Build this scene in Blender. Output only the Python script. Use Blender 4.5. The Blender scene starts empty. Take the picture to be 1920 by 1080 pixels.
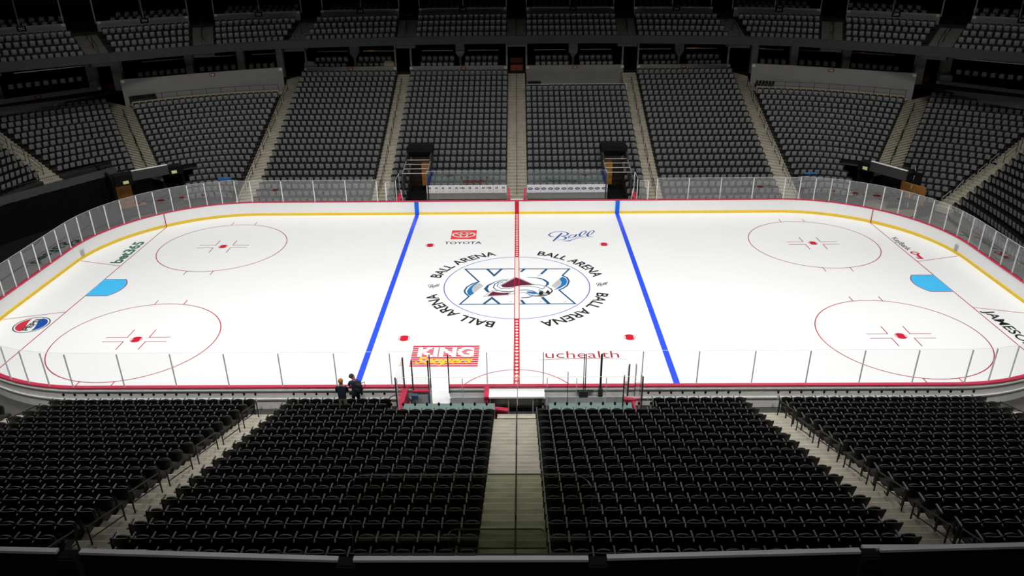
import bpy, math, random
import numpy as np
from mathutils import Vector, Matrix
random.seed(7)
C = bpy.context.scene.collection
scn = bpy.context.scene
PI = math.pi
FT = 0.3048

# ------------------------------------------------------------------ camera
F_PX = 1422.97
CAM = np.array([0.1541, -42.6419, 19.8833]); PITCH, YAW, ROLL = 0.4398, -0.0107, -0.0098
cp, sp = math.cos(PITCH), math.sin(PITCH); cy, sy = math.cos(YAW), math.sin(YAW); cr, sr = math.cos(ROLL), math.sin(ROLL)
fw = np.array([sy*cp, cy*cp, -sp]); rt = np.array([cy, -sy, 0.0]); up = np.cross(rt, fw)
rt2 = cr*rt+sr*up; up2 = -sr*rt+cr*up
CR = np.array([rt2, up2, fw])
cam = bpy.data.cameras.new('camera'); camo = bpy.data.objects.new('camera', cam); C.objects.link(camo)
cam.sensor_width = 36.0; cam.lens = F_PX/1920*36.0; cam.clip_start = 0.2; cam.clip_end = 300
camo.matrix_world = Matrix(((rt2[0], up2[0], -fw[0], CAM[0]), (rt2[1], up2[1], -fw[1], CAM[1]), (rt2[2], up2[2], -fw[2], CAM[2]), (0, 0, 0, 1)))
scn.camera = camo
def ray(px, py):
    return np.array([(px-960)/F_PX, (540-py)/F_PX, 1.0]) @ CR
def ice(px, py, z=0.0):                     # the point of a level plane seen at a pixel of the photograph
    d = ray(px, py); t = (z-CAM[2])/d[2]; p = CAM+t*d
    return (float(p[0]), float(p[1]))
def project(x, y, z):
    d = CR @ (np.array([x, y, z])-CAM)
    return 960+F_PX*d[0]/d[2], 540-F_PX*d[1]/d[2], d[2]

# ------------------------------------------------------------------ world, lights, exposure
w = bpy.data.worlds.new('world'); scn.world = w; w.use_nodes = True
w.node_tree.nodes['Background'].inputs[0].default_value = (0.75, 0.85, 1.0, 1)
w.node_tree.nodes['Background'].inputs[1].default_value = 0.012
scn.view_settings.view_transform = 'Standard'; scn.view_settings.look = 'None'
scn.view_settings.exposure = 0.0; scn.view_settings.gamma = 1.0; scn.view_settings.use_curve_mapping = False
scn.cycles.use_denoising = True
scn.cycles.transparent_max_bounces = 24
scn.cycles.max_bounces = 6; scn.cycles.diffuse_bounces = 3; scn.cycles.glossy_bounces = 3
scn.cycles.sample_clamp_indirect = 4.0
LIGHT_W, LIGHT_SPREAD = 545.0, 124.0
FILL_W, FILL_SPREAD, FILL_TILT = 760.0, 88.0, 34.0
for ix in range(7):
    for iy in (-7.0, 12.0):
        L = bpy.data.lights.new('rink_light', 'AREA'); L.shape = 'RECTANGLE'; L.size = 4.0; L.size_y = 1.5
        L.energy = LIGHT_W*(1.5 if ix in (0, 6) else 0.85); L.spread = math.radians(LIGHT_SPREAD); L.color = (1.0, 0.985, 0.955)
        o = bpy.data.objects.new('rink_light', L); C.objects.link(o)
        o.location = (-27+ix*9.0, iy, 26.0)

for ix in range(5):                                       # unseen fill lamps tipped towards the rink, added to brighten board backs and stand
    L = bpy.data.lights.new('stand_fill_light', 'AREA'); L.shape = 'RECTANGLE'; L.size = 2.0; L.size_y = 1.0
    L.energy = FILL_W; L.spread = math.radians(FILL_SPREAD); L.color = (1.0, 0.985, 0.955)
    o = bpy.data.objects.new('stand_fill_light', L); C.objects.link(o)
    o.location = (-24+ix*12.0, -23.0, 27.0); o.rotation_euler = (math.radians(FILL_TILT), 0, 0)
L = bpy.data.lights.new('parapet_fill_light', 'AREA'); L.shape = 'RECTANGLE'; L.size = 3.0; L.size_y = 0.4; L.energy = 120.0; L.color = (1.0, 0.98, 0.95)  # unseen fill lamp, added to brighten the parapet cap
o = bpy.data.objects.new('parapet_fill_light', L); C.objects.link(o); o.location = (0, -40.6, 22.3)

# ------------------------------------------------------------------ materials
def lin(c):
    return tuple(((v/255)/12.92 if v/255 <= 0.04045 else ((v/255+0.055)/1.055)**2.4) for v in c)
MATS = {}
def mat(name, rgb, rough=0.5, metal=0.0, spec=0.5, var=0.08, scale=3.0, bump=0.0, emit=0.0):
    if name in MATS: return MATS[name]
    m = bpy.data.materials.new(name); m.use_nodes = True; nt = m.node_tree; b = nt.nodes['Principled BSDF']
    c = lin(rgb)
    n = nt.nodes.new('ShaderNodeTexNoise'); n.inputs['Scale'].default_value = scale; n.inputs['Detail'].default_value = 5
    tc = nt.nodes.new('ShaderNodeTexCoord'); nt.links.new(tc.outputs['Object'], n.inputs['Vector'])
    r = nt.nodes.new('ShaderNodeValToRGB')
    r.color_ramp.elements[0].color = (*[v*(1-var) for v in c], 1); r.color_ramp.elements[1].color = (*[min(1, v*(1+var)) for v in c], 1)
    r.color_ramp.elements[0].position = 0.3; r.color_ramp.elements[1].position = 0.7
    nt.links.new(n.outputs['Fac'], r.inputs['Fac']); nt.links.new(r.outputs['Color'], b.inputs['Base Color'])
    b.inputs['Roughness'].default_value = rough; b.inputs['Metallic'].default_value = metal; b.inputs['Specular IOR Level'].default_value = spec
    if bump:
        bp = nt.nodes.new('ShaderNodeBump'); bp.inputs['Strength'].default_value = bump; bp.inputs['Distance'].default_value = 0.02
        nt.links.new(n.outputs['Fac'], bp.inputs['Height']); nt.links.new(bp.outputs['Normal'], b.inputs['Normal'])
    if emit:
        b.inputs['Emission Color'].default_value = (*c, 1); b.inputs['Emission Strength'].default_value = emit
    MATS[name] = m; return m
def glass(name, tint, refl=1.0, base=0.04):
    m = bpy.data.materials.new(name); m.use_nodes = True; nt = m.node_tree; nt.nodes.clear()
    out = nt.nodes.new('ShaderNodeOutputMaterial'); tr = nt.nodes.new('ShaderNodeBsdfTransparent'); gl = nt.nodes.new('ShaderNodeBsdfGlossy')
    tr.inputs[0].default_value = (*tint, 1); gl.inputs['Color'].default_value = (1, 1, 1, 1); gl.inputs['Roughness'].default_value = 0.015
    lw = nt.nodes.new('ShaderNodeLayerWeight'); lw.inputs['Blend'].default_value = 0.5
    pw = nt.nodes.new('ShaderNodeMath'); pw.operation = 'POWER'; pw.inputs[1].default_value = 5
    mu = nt.nodes.new('ShaderNodeMath'); mu.operation = 'MULTIPLY_ADD'; mu.inputs[1].default_value = 1-base; mu.inputs[2].default_value = base
    mm = nt.nodes.new('ShaderNodeMath'); mm.operation = 'MULTIPLY'; mm.inputs[1].default_value = refl
    nz = nt.nodes.new('ShaderNodeTexNoise'); nz.inputs['Scale'].default_value = 0.7
    bp = nt.nodes.new('ShaderNodeBump'); bp.inputs['Strength'].default_value = 0.01; bp.inputs['Distance'].default_value = 0.02
    nt.links.new(nz.outputs['Fac'], bp.inputs['Height']); nt.links.new(bp.outputs['Normal'], gl.inputs['Normal'])
    mix = nt.nodes.new('ShaderNodeMixShader')
    nt.links.new(lw.outputs['Facing'], pw.inputs[0]); nt.links.new(pw.outputs[0], mu.inputs[0]); nt.links.new(mu.outputs[0], mm.inputs[0])
    nt.links.new(mm.outputs[0], mix.inputs[0]); nt.links.new(tr.outputs[0], mix.inputs[1]); nt.links.new(gl.outputs[0], mix.inputs[2])
    nt.links.new(mix.outputs[0], out.inputs[0])
    MATS[name] = m; return m
M_ICE = mat('ice_white', (243, 245, 246), 0.28, spec=0.25, var=0.012, scale=0.25)
M_BOARD = mat('board_white', (250, 250, 251), 0.35, spec=0.4, var=0.01, scale=0.6)
M_KICK = mat('kick_yellow', (246, 208, 62), 0.4, spec=0.3, var=0.05)
M_CAP = mat('cap_red', (206, 58, 88), 0.4, spec=0.4, var=0.05)
M_RED = mat('red_paint', (205, 30, 55), 0.35, spec=0.25, var=0.04)
M_LINE = mat('thin_red_paint', (175, 45, 70), 0.35, spec=0.25, var=0.04)
M_BLUE = mat('blue_paint', (54, 88, 240), 0.28, spec=0.3, var=0.04)
M_BRIGHTBLUE = mat('board_blue_paint', (15, 110, 235), 0.35, spec=0.3, var=0.04)
M_CREASE = mat('crease_blue', (72, 196, 255), 0.3, spec=0.25, var=0.02)
M_INK = mat('black_paint', (38, 42, 42), 0.35, spec=0.25, var=0.1)
M_PLAST = mat('seat_plastic', (21, 21, 22), 0.42, spec=0.35, var=0.12, scale=7)
M_PAN = mat('seat_pan_plastic', (136, 138, 140), 0.46, spec=0.5, var=0.14, scale=9)
M_ARM = mat('armrest_plastic', (72, 73, 75), 0.35, spec=0.5, var=0.1, scale=9)
M_LEG = mat('black_iron', (26, 26, 27), 0.5, spec=0.4, var=0.15, scale=9)
M_TERR = mat('shaded_terrace_concrete', (48, 47, 44), 0.85, spec=0.2, var=0.2, scale=1.5, bump=0.1)  # same concrete as the stairs, with the shade between seat rows coloured in
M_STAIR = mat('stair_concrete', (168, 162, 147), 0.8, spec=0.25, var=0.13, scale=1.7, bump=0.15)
M_NOSE = mat('stair_nosing', (186, 181, 167), 0.7, spec=0.3, var=0.1, scale=4)
M_RAIL = mat('black_rail', (22, 22, 23), 0.45, spec=0.5, var=0.1)
M_STEEL = mat('grey_steel', (172, 174, 176), 0.35, metal=0.3, var=0.08)
M_POST = mat('post_grey', (240, 241, 243), 0.45, metal=0.0, var=0.05)
M_DARKPOST = mat('dark_post', (62, 64, 66), 0.4, metal=0.3, var=0.08)
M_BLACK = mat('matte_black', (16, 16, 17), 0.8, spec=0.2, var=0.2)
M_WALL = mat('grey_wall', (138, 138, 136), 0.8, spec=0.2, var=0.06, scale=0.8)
M_WOOD = mat('orange_wood', (172, 118, 62), 0.5, spec=0.3, var=0.2, scale=5)
M_FASCIA = mat('fascia_charcoal', (58, 62, 62), 0.6, spec=0.3, var=0.06)
M_ROOF = mat('dark_roof', (14, 14, 15), 0.9, spec=0.1, var=0.3)
M_FLOOR = mat('apron_concrete', (84, 83, 81), 0.7, spec=0.3, var=0.12, scale=1.0)
M_TAG = mat('maroon_sign', (105, 34, 46), 0.6, var=0.05)
M_WHITE = mat('white_paint', (225, 225, 218), 0.5, spec=0.3, var=0.03)
G_RINK = glass('rink_glass', (0.985, 0.988, 0.988), 1.0, 0.075)
G_NEAR = glass('near_rink_glass', (0.994, 0.996, 0.996), 1.0, 0.025)
G_BENCH = glass('bench_glass', (0.86, 0.93, 0.92), 1.15)
G_GREEN = glass('green_guard_glass', (0.82, 0.85, 0.75), 0.6)

# ------------------------------------------------------------------ mesh builder
class MB:
    def __init__(s): s.v = []; s.f = []; s.m = []; s.mi = 0
    def quad(s, a, b, c, d): s.poly([a, b, c, d])
    def poly(s, pts):
        n = len(s.v); s.v += [tuple(map(float, p)) for p in pts]; s.f.append(tuple(range(n, n+len(pts)))); s.m.append(s.mi)
    def add(s, vs, fs):
        n = len(s.v); s.v += [tuple(map(float, p)) for p in vs]
        for f in fs: s.f.append(tuple(i+n for i in f)); s.m.append(s.mi)
    def box(s, x0, x1, y0, y1, z0, z1):
        s.obox((x0, y0), (x1, y0), y1-y0, z0, z1)
    def obox(s, p0, p1, depth, z0, z1, side=1):           # box along p0-p1, depth to its left
        dx, dy = p1[0]-p0[0], p1[1]-p0[1]; l = math.hypot(dx, dy) or 1; nx, ny = -dy/l*depth*side, dx/l*depth*side
        q = [p0, p1, (p1[0]+nx, p1[1]+ny), (p0[0]+nx, p0[1]+ny)]
        s.prism(q, z0, z1)
    def prism(s, q, z0, z1):
        n = len(q); vs = [(a[0], a[1], z0) for a in q]+[(a[0], a[1], z1) for a in q]
        fs = [tuple(range(n))[::-1], tuple(range(n, 2*n))]+[(i, (i+1) % n, n+(i+1) % n, n+i) for i in range(n)]
        s.add(vs, fs)
    def tube(s, pts, r, n=6):
        pts = [Vector(p) for p in pts]; vs = []; fs = []
        for i, p in enumerate(pts):
            d = (pts[min(i+1, len(pts)-1)]-pts[max(i-1, 0)]).normalized()
            a = d.cross(Vector((0, 0, 1)));
            if a.length < 1e-3: a = d.cross(Vector((1, 0, 0)))
            a.normalize(); b = d.cross(a)
            for k in range(n):
                t = 2*PI*k/n; vs.append(p+(a*math.cos(t)+b*math.sin(t))*r)
        for i in range(len(pts)-1):
            for k in range(n): fs.append((i*n+k, i*n+(k+1) % n, (i+1)*n+(k+1) % n, (i+1)*n+k))
        fs.append(tuple(range(n))[::-1]); fs.append(tuple(range((len(pts)-1)*n, len(pts)*n)))
        s.add(vs, fs)
    def stroke(s, pts, wd, z, closed=False):               # flat painted line of width wd (number or list)
        p = [np.array(q[:2], float) for q in pts]; n = len(p)
        wl = wd if isinstance(wd, (list, tuple)) else [wd]*n
        L = []; R = []
        for i in range(n):
            a = p[(i-1) % n] if closed or i > 0 else p[i]; b = p[(i+1) % n] if closed or i < n-1 else p[i]
            d1 = p[i]-a; d2 = b-p[i]
            d1 = d1/(np.linalg.norm(d1) or 1); d2 = d2/(np.linalg.norm(d2) or 1); d = d1+d2; d = d/(np.linalg.norm(d) or 1)
            nn = np.array([-d[1], d[0]]); c = max(0.45, abs(d @ (d2 if np.linalg.norm(d2) else d1)))
            L.append(p[i]+nn*wl[i]/2/c); R.append(p[i]-nn*wl[i]/2/c)
        for i in range(n if closed else n-1):
            j = (i+1) % n
            s.quad((*R[i], z), (*R[j], z), (*L[j], z), (*L[i], z))
    def build(s, name, mats, parent=None, smooth=False):
        me = bpy.data.meshes.new(name); me.from_pydata(s.v, [], s.f)
        mats = mats if isinstance(mats, (list, tuple)) else [mats]
        for m in mats: me.materials.append(m)
        if len(mats) > 1: me.polygons.foreach_set('material_index', s.m)
        if smooth: me.polygons.foreach_set('use_smooth', [True]*len(me.polygons))
        me.update(); o = bpy.data.objects.new(name, me); C.objects.link(o)
        if parent is not None: o.parent = parent
        return o
def tag(o, label=None, cat=None, group=None, kind=None):
    if label: o['label'] = label
    if cat: o['category'] = cat
    if group: o['group'] = group
    if kind: o['kind'] = kind
    return o
def empty(name, loc, rz=0.0):
    o = bpy.data.objects.new(name, None); C.objects.link(o); o.location = loc; o.rotation_euler = (0, 0, rz); o.empty_display_size = 0.2
    return o
def copy_tree(o, parent=None):
    c = o.copy(); C.objects.link(c)
    if parent is not None: c.parent = parent
    for ch in o.children: copy_tree(ch, c)
    return c
ORD = ['zeroth', 'first', 'second', 'third', 'fourth', 'fifth', 'sixth', 'seventh', 'eighth', 'ninth', 'tenth', 'eleventh', 'twelfth', 'thirteenth', 'fourteenth', 'fifteenth',
       'sixteenth', 'seventeenth', 'eighteenth', 'nineteenth', 'twentieth']
def ordw(n):
    return ORD[n] if n <= 20 else ('twenty-'+ORD[n-20] if n < 30 else ('thirtieth' if n == 30 else 'thirty-'+ORD[n-30]))
_dg = None
def text_geo(s, bold=0.0, shear=0.0):                    # flat letters: (points, faces, width, cap height)
    cu = bpy.data.curves.new('t', 'FONT'); cu.body = s; cu.offset = bold; cu.shear = shear; cu.resolution_u = 3
    o = bpy.data.objects.new('t', cu); C.objects.link(o); dg = bpy.context.evaluated_depsgraph_get()
    me = bpy.data.meshes.new_from_object(o.evaluated_get(dg))
    vs = np.array([tuple(v.co) for v in me.vertices]).reshape(-1, 3); fs = [tuple(p.vertices) for p in me.polygons]
    bpy.data.objects.remove(o); bpy.data.curves.remove(cu); bpy.data.meshes.remove(me)
    return vs, fs
def text_affine(mb, s, p0, p1, ptop, z, bold=0.0, shear=0.0, cap=0.73):   # baseline p0-p1, ptop above p0 at cap height, on a level plane
    vs, fs = text_geo(s, bold, shear)
    x0, x1 = vs[:, 0].min(), vs[:, 0].max()
    p0, p1, pt = np.array(p0), np.array(p1), np.array(ptop)
    u = (vs[:, 0]-x0)/(x1-x0); v = vs[:, 1]/cap
    q = p0+u[:, None]*(p1-p0)+v[:, None]*(pt-p0)
    mb.add([(a[0], a[1], z) for a in q], fs)
def text_wall(mb, s, c, ux, uy, width, height, bold=0.0, cap=0.73):        # centred at c, axes ux, uy
    vs, fs = text_geo(s, bold)
    x0, x1 = vs[:, 0].min(), vs[:, 0].max()
    c, ux, uy = Vector(c), Vector(ux), Vector(uy)
    mb.add([c+ux*((v[0]-x0)/(x1-x0)-0.5)*width+uy*(v[1]/cap-0.5)*height for v in vs], fs)

# ------------------------------------------------------------------ the hall
mb = MB(); mb.box(-75, 75, -60, 60, -0.4, -0.12); tag(mb.build('floor', M_FLOOR), 'grey concrete arena floor around the ice', kind='structure')
mb = MB(); mb.box(-75, 75, -60, 60, 34, 34.4); tag(mb.build('ceiling', M_ROOF), 'dark arena roof', kind='structure')
for nm, b in (('wall_far', (-75, 75, 56, 57)), ('wall_near', (-75, 75, -57, -56)), ('wall_left', (-75, -74, -56, 56)), ('wall_right', (74, 75, -56, 56))):
    mb = MB(); mb.box(*b, -0.12, 34); tag(mb.build(nm, M_ROOF), 'dark outer arena wall', kind='structure')

# ------------------------------------------------------------------ ice sheet and its paint
HL, HW, CRD = 29.5, 13.05, 9.5
def rink_path(off=0.0, nc=28):                            # closed outline, counter-clockwise from the far middle, [(x, y)]
    R = CRD+off; cx, cyy = HL-CRD, HW-CRD; P = []
    xs = np.linspace(0, -cx, 9)
    P += [(x, HW+off) for x in xs[:-1]]
    P += [(-cx+R*math.cos(a), cyy+R*math.sin(a)) for a in np.linspace(PI/2, PI, nc)]
    P += [(-HL-off, y) for y in np.linspace(cyy, -cyy, 5)[1:-1]]
    P += [(-cx+R*math.cos(a), -cyy+R*math.sin(a)) for a in np.linspace(PI, 1.5*PI, nc)]
    P += [(x, -HW-off) for x in np.linspace(-cx, cx, 17)[1:-1]]
    P += [(cx+R*math.cos(a), -cyy+R*math.sin(a)) for a in np.linspace(1.5*PI, 2*PI, nc)]
    P += [(HL+off, y) for y in np.linspace(-cyy, cyy, 5)[1:-1]]
    P += [(cx+R*math.cos(a), cyy+R*math.sin(a)) for a in np.linspace(0, PI/2, nc)]
    P += [(x, HW+off) for x in np.linspace(cx, 0, 9)[1:-1]]
    return P
mb = MB(); mb.prism(rink_path(0.06), -0.1, 0.0)
ICE = tag(mb.build('ice_sheet', M_ICE), 'white ice sheet of the hockey rink with painted lines and emblems', kind='structure')
def paint(name, mb, m, label=None):
    o = mb.build(name, m, ICE)
    if label: o['label'] = label
    return o
Z1, Z2, Z3, Z4, Z5 = 0.004, 0.007, 0.010, 0.013, 0.016
def wx(xf): return xf*FT*(1-0.0307*(xf/89)**2)            # along-rink positions in feet as measured on this sheet
def halfw(x):                                             # half width of the ice at x
    ax = abs(x)-(HL-CRD)
    return HW if ax <= 0 else HW-CRD+math.sqrt(max(0, CRD**2-ax**2))
for s, nm in ((-1, 'left'), (1, 'right')):
    x = wx(25.5)*s; mb = MB(); mb.box(x-0.155, x+0.155, -HW, HW, 0.0, Z1); paint('blue_line', mb, M_BLUE, f'{nm} thick blue line across the ice')
    x = wx(89)*s; h = halfw(x); mb = MB(); mb.box(x-0.03, x+0.03, -h, h, 0.0, Z1)
    for t in (-1, 1):
        mb.stroke([(x, 11*FT*t), (wx(100)*s*1.004, 14*FT*t)], 0.05, Z2)
    paint('goal_line', mb, M_LINE, f'thin red goal line on the {nm} with its trapezoid')
    # crease
    a = [(x, -4*FT), (x-s*4.5*FT, -4*FT)]+[(x-s*(math.sqrt(max(0, 6*6-yy*yy))*FT), yy*FT) for yy in np.linspace(-3.97, 3.97, 15)]+[(x-s*4.5*FT, 4*FT), (x, 4*FT)]
    mb = MB(); mb.poly([(p[0], p[1], Z2) for p in a]); paint('crease', mb, M_CREASE, f'light blue goal crease on the {nm}')
    mb = MB(); mb.stroke(a, 0.05, Z3); paint('crease_outline', mb, M_LINE)
def circ(cx, cyy, r, n=72, a0=0, a1=2*PI):
    return [(cx+r*math.cos(a0+(a1-a0)*k/n), cyy+r*math.sin(a0+(a1-a0)*k/n)) for k in range(n if abs(a1-a0-2*PI) < 1e-6 else n+1)]
def spot(cx, cyy, label):
    mb = MB(); mb.stroke(circ(cx, cyy, 0.30, 28), 0.03, Z2, True)
    w_ = 0.215; mb.poly([(cx+x_, cyy+y_, Z2) for x_, y_ in [(w_*k, math.sqrt(0.3**2-(w_*k)**2)) for k in np.linspace(-1, 1, 9)]+[(w_*k, -math.sqrt(0.3**2-(w_*k)**2)) for k in np.linspace(1, -1, 9)]])
    paint('faceoff_spot', mb, M_RED, label)
for sx in (-1, 1):
    for sy_ in (-1, 1):
        where = ('far ' if sy_ > 0 else 'near ')+('left' if sx < 0 else 'right')
        spot(wx(20)*sx, 22*FT*sy_, f'red face-off spot, {where} of the neutral zone')
        cx, c_y = wx(69)*sx, 22*FT*sy_; R = 15*FT*0.95
        mb = MB(); mb.stroke(circ(cx, c_y, R), 0.055, Z2, True)
        for hx in (-1, 1):
            for hy in (-1, 1):
                x0 = cx+hx*0.87; y0 = c_y+hy*math.sqrt(R*R-0.87**2); mb.stroke([(x0, y0), (x0, y0+hy*0.6)], 0.05, Z2)
                xa, ya = cx+hx*0.6, c_y+hy*0.24
                mb.stroke([(xa+hx*1.15, ya), (xa, ya)], 0.05, Z2); mb.stroke([(xa, ya-0.025*hy), (xa, ya+hy*0.88)], 0.05, Z2)
        paint('faceoff_circle', mb, M_LINE, f'thin red face-off circle, {where}')
        spot(cx, c_y, f'red face-off spot inside the {where} circle')
# centre line: red with white diamonds, open inside the centre circle
mb = MB(); RC = 15*FT*0.985; X0 = 0.0
for sgn in (-1, 1):
    mb.box(X0-0.155, X0+0.155, *sorted((sgn*RC, sgn*HW)), 0.0, Z1)
    for e in (-1, 1): mb.stroke([(X0+e*0.135, 0), (X0+e*0.135, sgn*RC)], 0.045, Z5)
    mb.stroke([(X0-0.155, sgn*RC), (X0+0.155, sgn*RC)], 0.05, Z5)
paint('centre_line', mb, M_RED, 'red centre line with white diamonds')
mb = MB()
for sgn in (-1, 1):
    k = RC+0.28
    while k < HW-0.1:
        y = sgn*k; mb.poly([(X0-0.105, y, Z2), (X0, y-0.135, Z2), (X0+0.105, y, Z2), (X0, y+0.135, Z2)]); k += 0.34
mb.box(X0-0.16, X0+0.16, -RC+0.03, RC-0.03, 0, Z4-0.001)
paint('centre_line_diamonds', mb, M_WHITE)
mb = MB(); mb.stroke(circ(0, 0, RC, 96), 0.06, Z1, True); paint('centre_circle', mb, mat('violet_paint', (92, 96, 190), 0.35, spec=0.25), 'thin violet centre circle')
mb = MB(); mb.stroke(circ(0, -HW, 10*FT, 40, 0, PI), 0.05, Z1); paint('officials_crease', mb, M_LINE, 'thin red half circle in front of the penalty boxes')
# arena name around the circle
mb = MB()
def arc_text(mb, s, amid, span, r0, h):
    vs, fs = text_geo(s, 0.02); x0, x1 = vs[:, 0].min(), vs[:, 0].max()
    out = []
    for v in vs:
        a = amid+span*(0.5-(v[0]-x0)/(x1-x0)); r = r0+h*v[1]/0.73; out.append((r*math.cos(a), r*math.sin(a), Z2))
    mb.add(out, fs)
for (pa, pb) in (((812, 520), (932, 480)), ((1007, 478), (1127, 518)), ((1131, 550), (1015, 608)), ((925, 611), (810, 552))):
    qa, qb = ice(*pa), ice(*pb); a0 = math.atan2(qa[1], qa[0]); a1 = math.atan2(qb[1], qb[0]); d = (a0-a1) % (2*PI)
    arc_text(mb, 'BALL ARENA', a1+d/2, d, 5.0, 0.72)
paint('arc_lettering', mb, M_INK, 'black arena name repeated four times around the circle')

def tr(zx, zy, sc, pts, **k):                             # traced outline: zoomed-crop pixels -> ice plane
    return [ice(zx+x/sc, zy+y/sc) for x, y in pts]
# centre emblem
T = lambda pts: tr(820, 475, 6.4, pts)
M_NAVY = mat('emblem_blue', (40, 88, 130), 0.35, spec=0.25); M_MID = mat('emblem_mid_blue', (40, 118, 180), 0.35, spec=0.25)
M_MAR = mat('emblem_maroon', (105, 36, 62), 0.35, spec=0.25); M_SIL = mat('emblem_silver', (190, 190, 194), 0.35, spec=0.25)
mb = MB()
mb.stroke(T([(335, 190), (930, 187), (1585, 187), (1500, 268), (1555, 290), (1580, 335), (1560, 385), (1510, 420), (1460, 440), (1655, 606), (930, 610), (268, 613), (380, 518), (335, 480), (325, 450), (355, 405), (430, 362), (500, 343)]), 0.11, Z2, True)
for a, wd in (([(600, 190), (683, 268), (770, 190)], 0.16), ([(558, 606), (655, 535), (745, 606)], 0.16), ([(1003, 222), (1045, 190)], 0.16), ([(1310, 192), (1245, 250)], 0.16), ([(1005, 560), (1045, 606)], 0.16), ([(1258, 527), (1340, 606)], 0.2)):
    mb.stroke(T(a), wd, Z2)
mb.stroke(T([(860, 308), (770, 320), (690, 345), (610, 385), (580, 425), (605, 460), (640, 470)]), [0.03, 0.05, 0.07, 0.14, 0.22, 0.16, 0.06], Z2)
mb.stroke(T([(1075, 288), (1180, 292), (1270, 312), (1320, 345), (1325, 370), (1300, 395)]), [0.06, 0.08, 0.13, 0.17, 0.16, 0.1], Z2)
mb.stroke(T([(1005, 535), (1080, 530), (1140, 520)]), 0.1, Z2)
for a, wd in (([(840, 322), (760, 335), (690, 370), (672, 410), (705, 440), (790, 460), (880, 462), (960, 445), (1060, 440), (1130, 448), (1190, 472)], 0.07), ([(790, 345), (730, 365), (718, 395), (760, 420), (850, 424), (925, 410), (1000, 396), (1100, 392), (1200, 410), (1270, 430)], 0.05),
              ([(925, 400), (1010, 382), (1110, 374), (1230, 380), (1330, 405), (1385, 450)], 0.05), ([(870, 492), (960, 478), (1040, 470), (1090, 490)], 0.04)):
    mb.stroke(T(a), wd, Z3)
paint('emblem_outline', mb, M_NAVY, 'dark blue outlines of the centre ice emblem')
mb = MB()
for a in ([(497, 350), (440, 368), (385, 412), (355, 455), (365, 490), (392, 512), (440, 480), (418, 455), (415, 430), (432, 395), (470, 368)], [(1500, 280), (1545, 305), (1560, 340), (1540, 378), (1480, 415), (1392, 445), (1430, 420), (1480, 385), (1492, 345), (1465, 308)]):
    mb.poly([(*p, Z3) for p in T(a)])
mb.poly([(*p, Z4) for p in T([(1065, 462), (1110, 458), (1170, 466), (1225, 486), (1150, 488), (1090, 480)])])
paint('emblem_crescents', mb, M_MID, 'mid blue crescents of the centre ice emblem')
mb = MB()
for a in ([(505, 356), (555, 390), (440, 477), (420, 455), (417, 430), (435, 395), (470, 370)], [(1462, 308), (1490, 340), (1478, 380), (1420, 416), (1365, 392)]):
    mb.poly([(*p, Z2) for p in T(a)])
mb.stroke(T([(750, 388), (945, 280), (1165, 380)]), 0.09, Z3); mb.stroke(T([(660, 448), (555, 521), (850, 503), (885, 462)]), 0.08, Z3, True)
mb.poly([(*p, Z3) for p in T([(1085, 488), (1200, 500), (1320, 480), (1290, 508), (1230, 518), (1150, 514)])])
mb.stroke(T([(1205, 272), (1245, 262)]), 0.12, Z2)
paint('emblem_silver', mb, M_SIL, 'silver edges of the centre ice emblem')
mb = MB()
mb.poly([(*p, Z4) for p in T([(765, 388), (945, 290), (1150, 378), (1010, 385), (925, 402), (840, 412), (785, 408)])])
mb.poly([(*p, Z4) for p in T([(665, 458), (720, 470), (800, 476), (868, 474), (845, 497), (600, 512)])])
paint('emblem_letter', mb, M_MAR, 'maroon letter A of the centre ice emblem')
mb = MB()
mb.stroke(T([(1085, 484), (1110, 505), (1180, 517), (1260, 516), (1340, 492), (1380, 455), (1365, 425), (1310, 400)]), [0.03, 0.05, 0.06, 0.07, 0.09, 0.08, 0.05, 0.03], Z4)
for a in ([(1295, 478), (1325, 440), (1352, 470), (1340, 490)], [(1225, 455), (1262, 462), (1275, 492), (1235, 500), (1215, 490)], [(1180, 500), (1290, 498), (1240, 512)]):
    mb.poly([(*p, Z5) for p in T(a)])
mb.stroke(T([(1215, 440), (1250, 452), (1290, 480)]), 0.06, Z5); mb.stroke(T([(1255, 428), (1280, 420), (1290, 405)]), 0.04, Z5)
for x in (880, 1240, 1535): mb.stroke(T([(x-20, 580), (x+22, 580)]), 0.03, Z2)
paint('emblem_puck', mb, M_INK, 'black puck end of the centre ice emblem')
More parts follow.
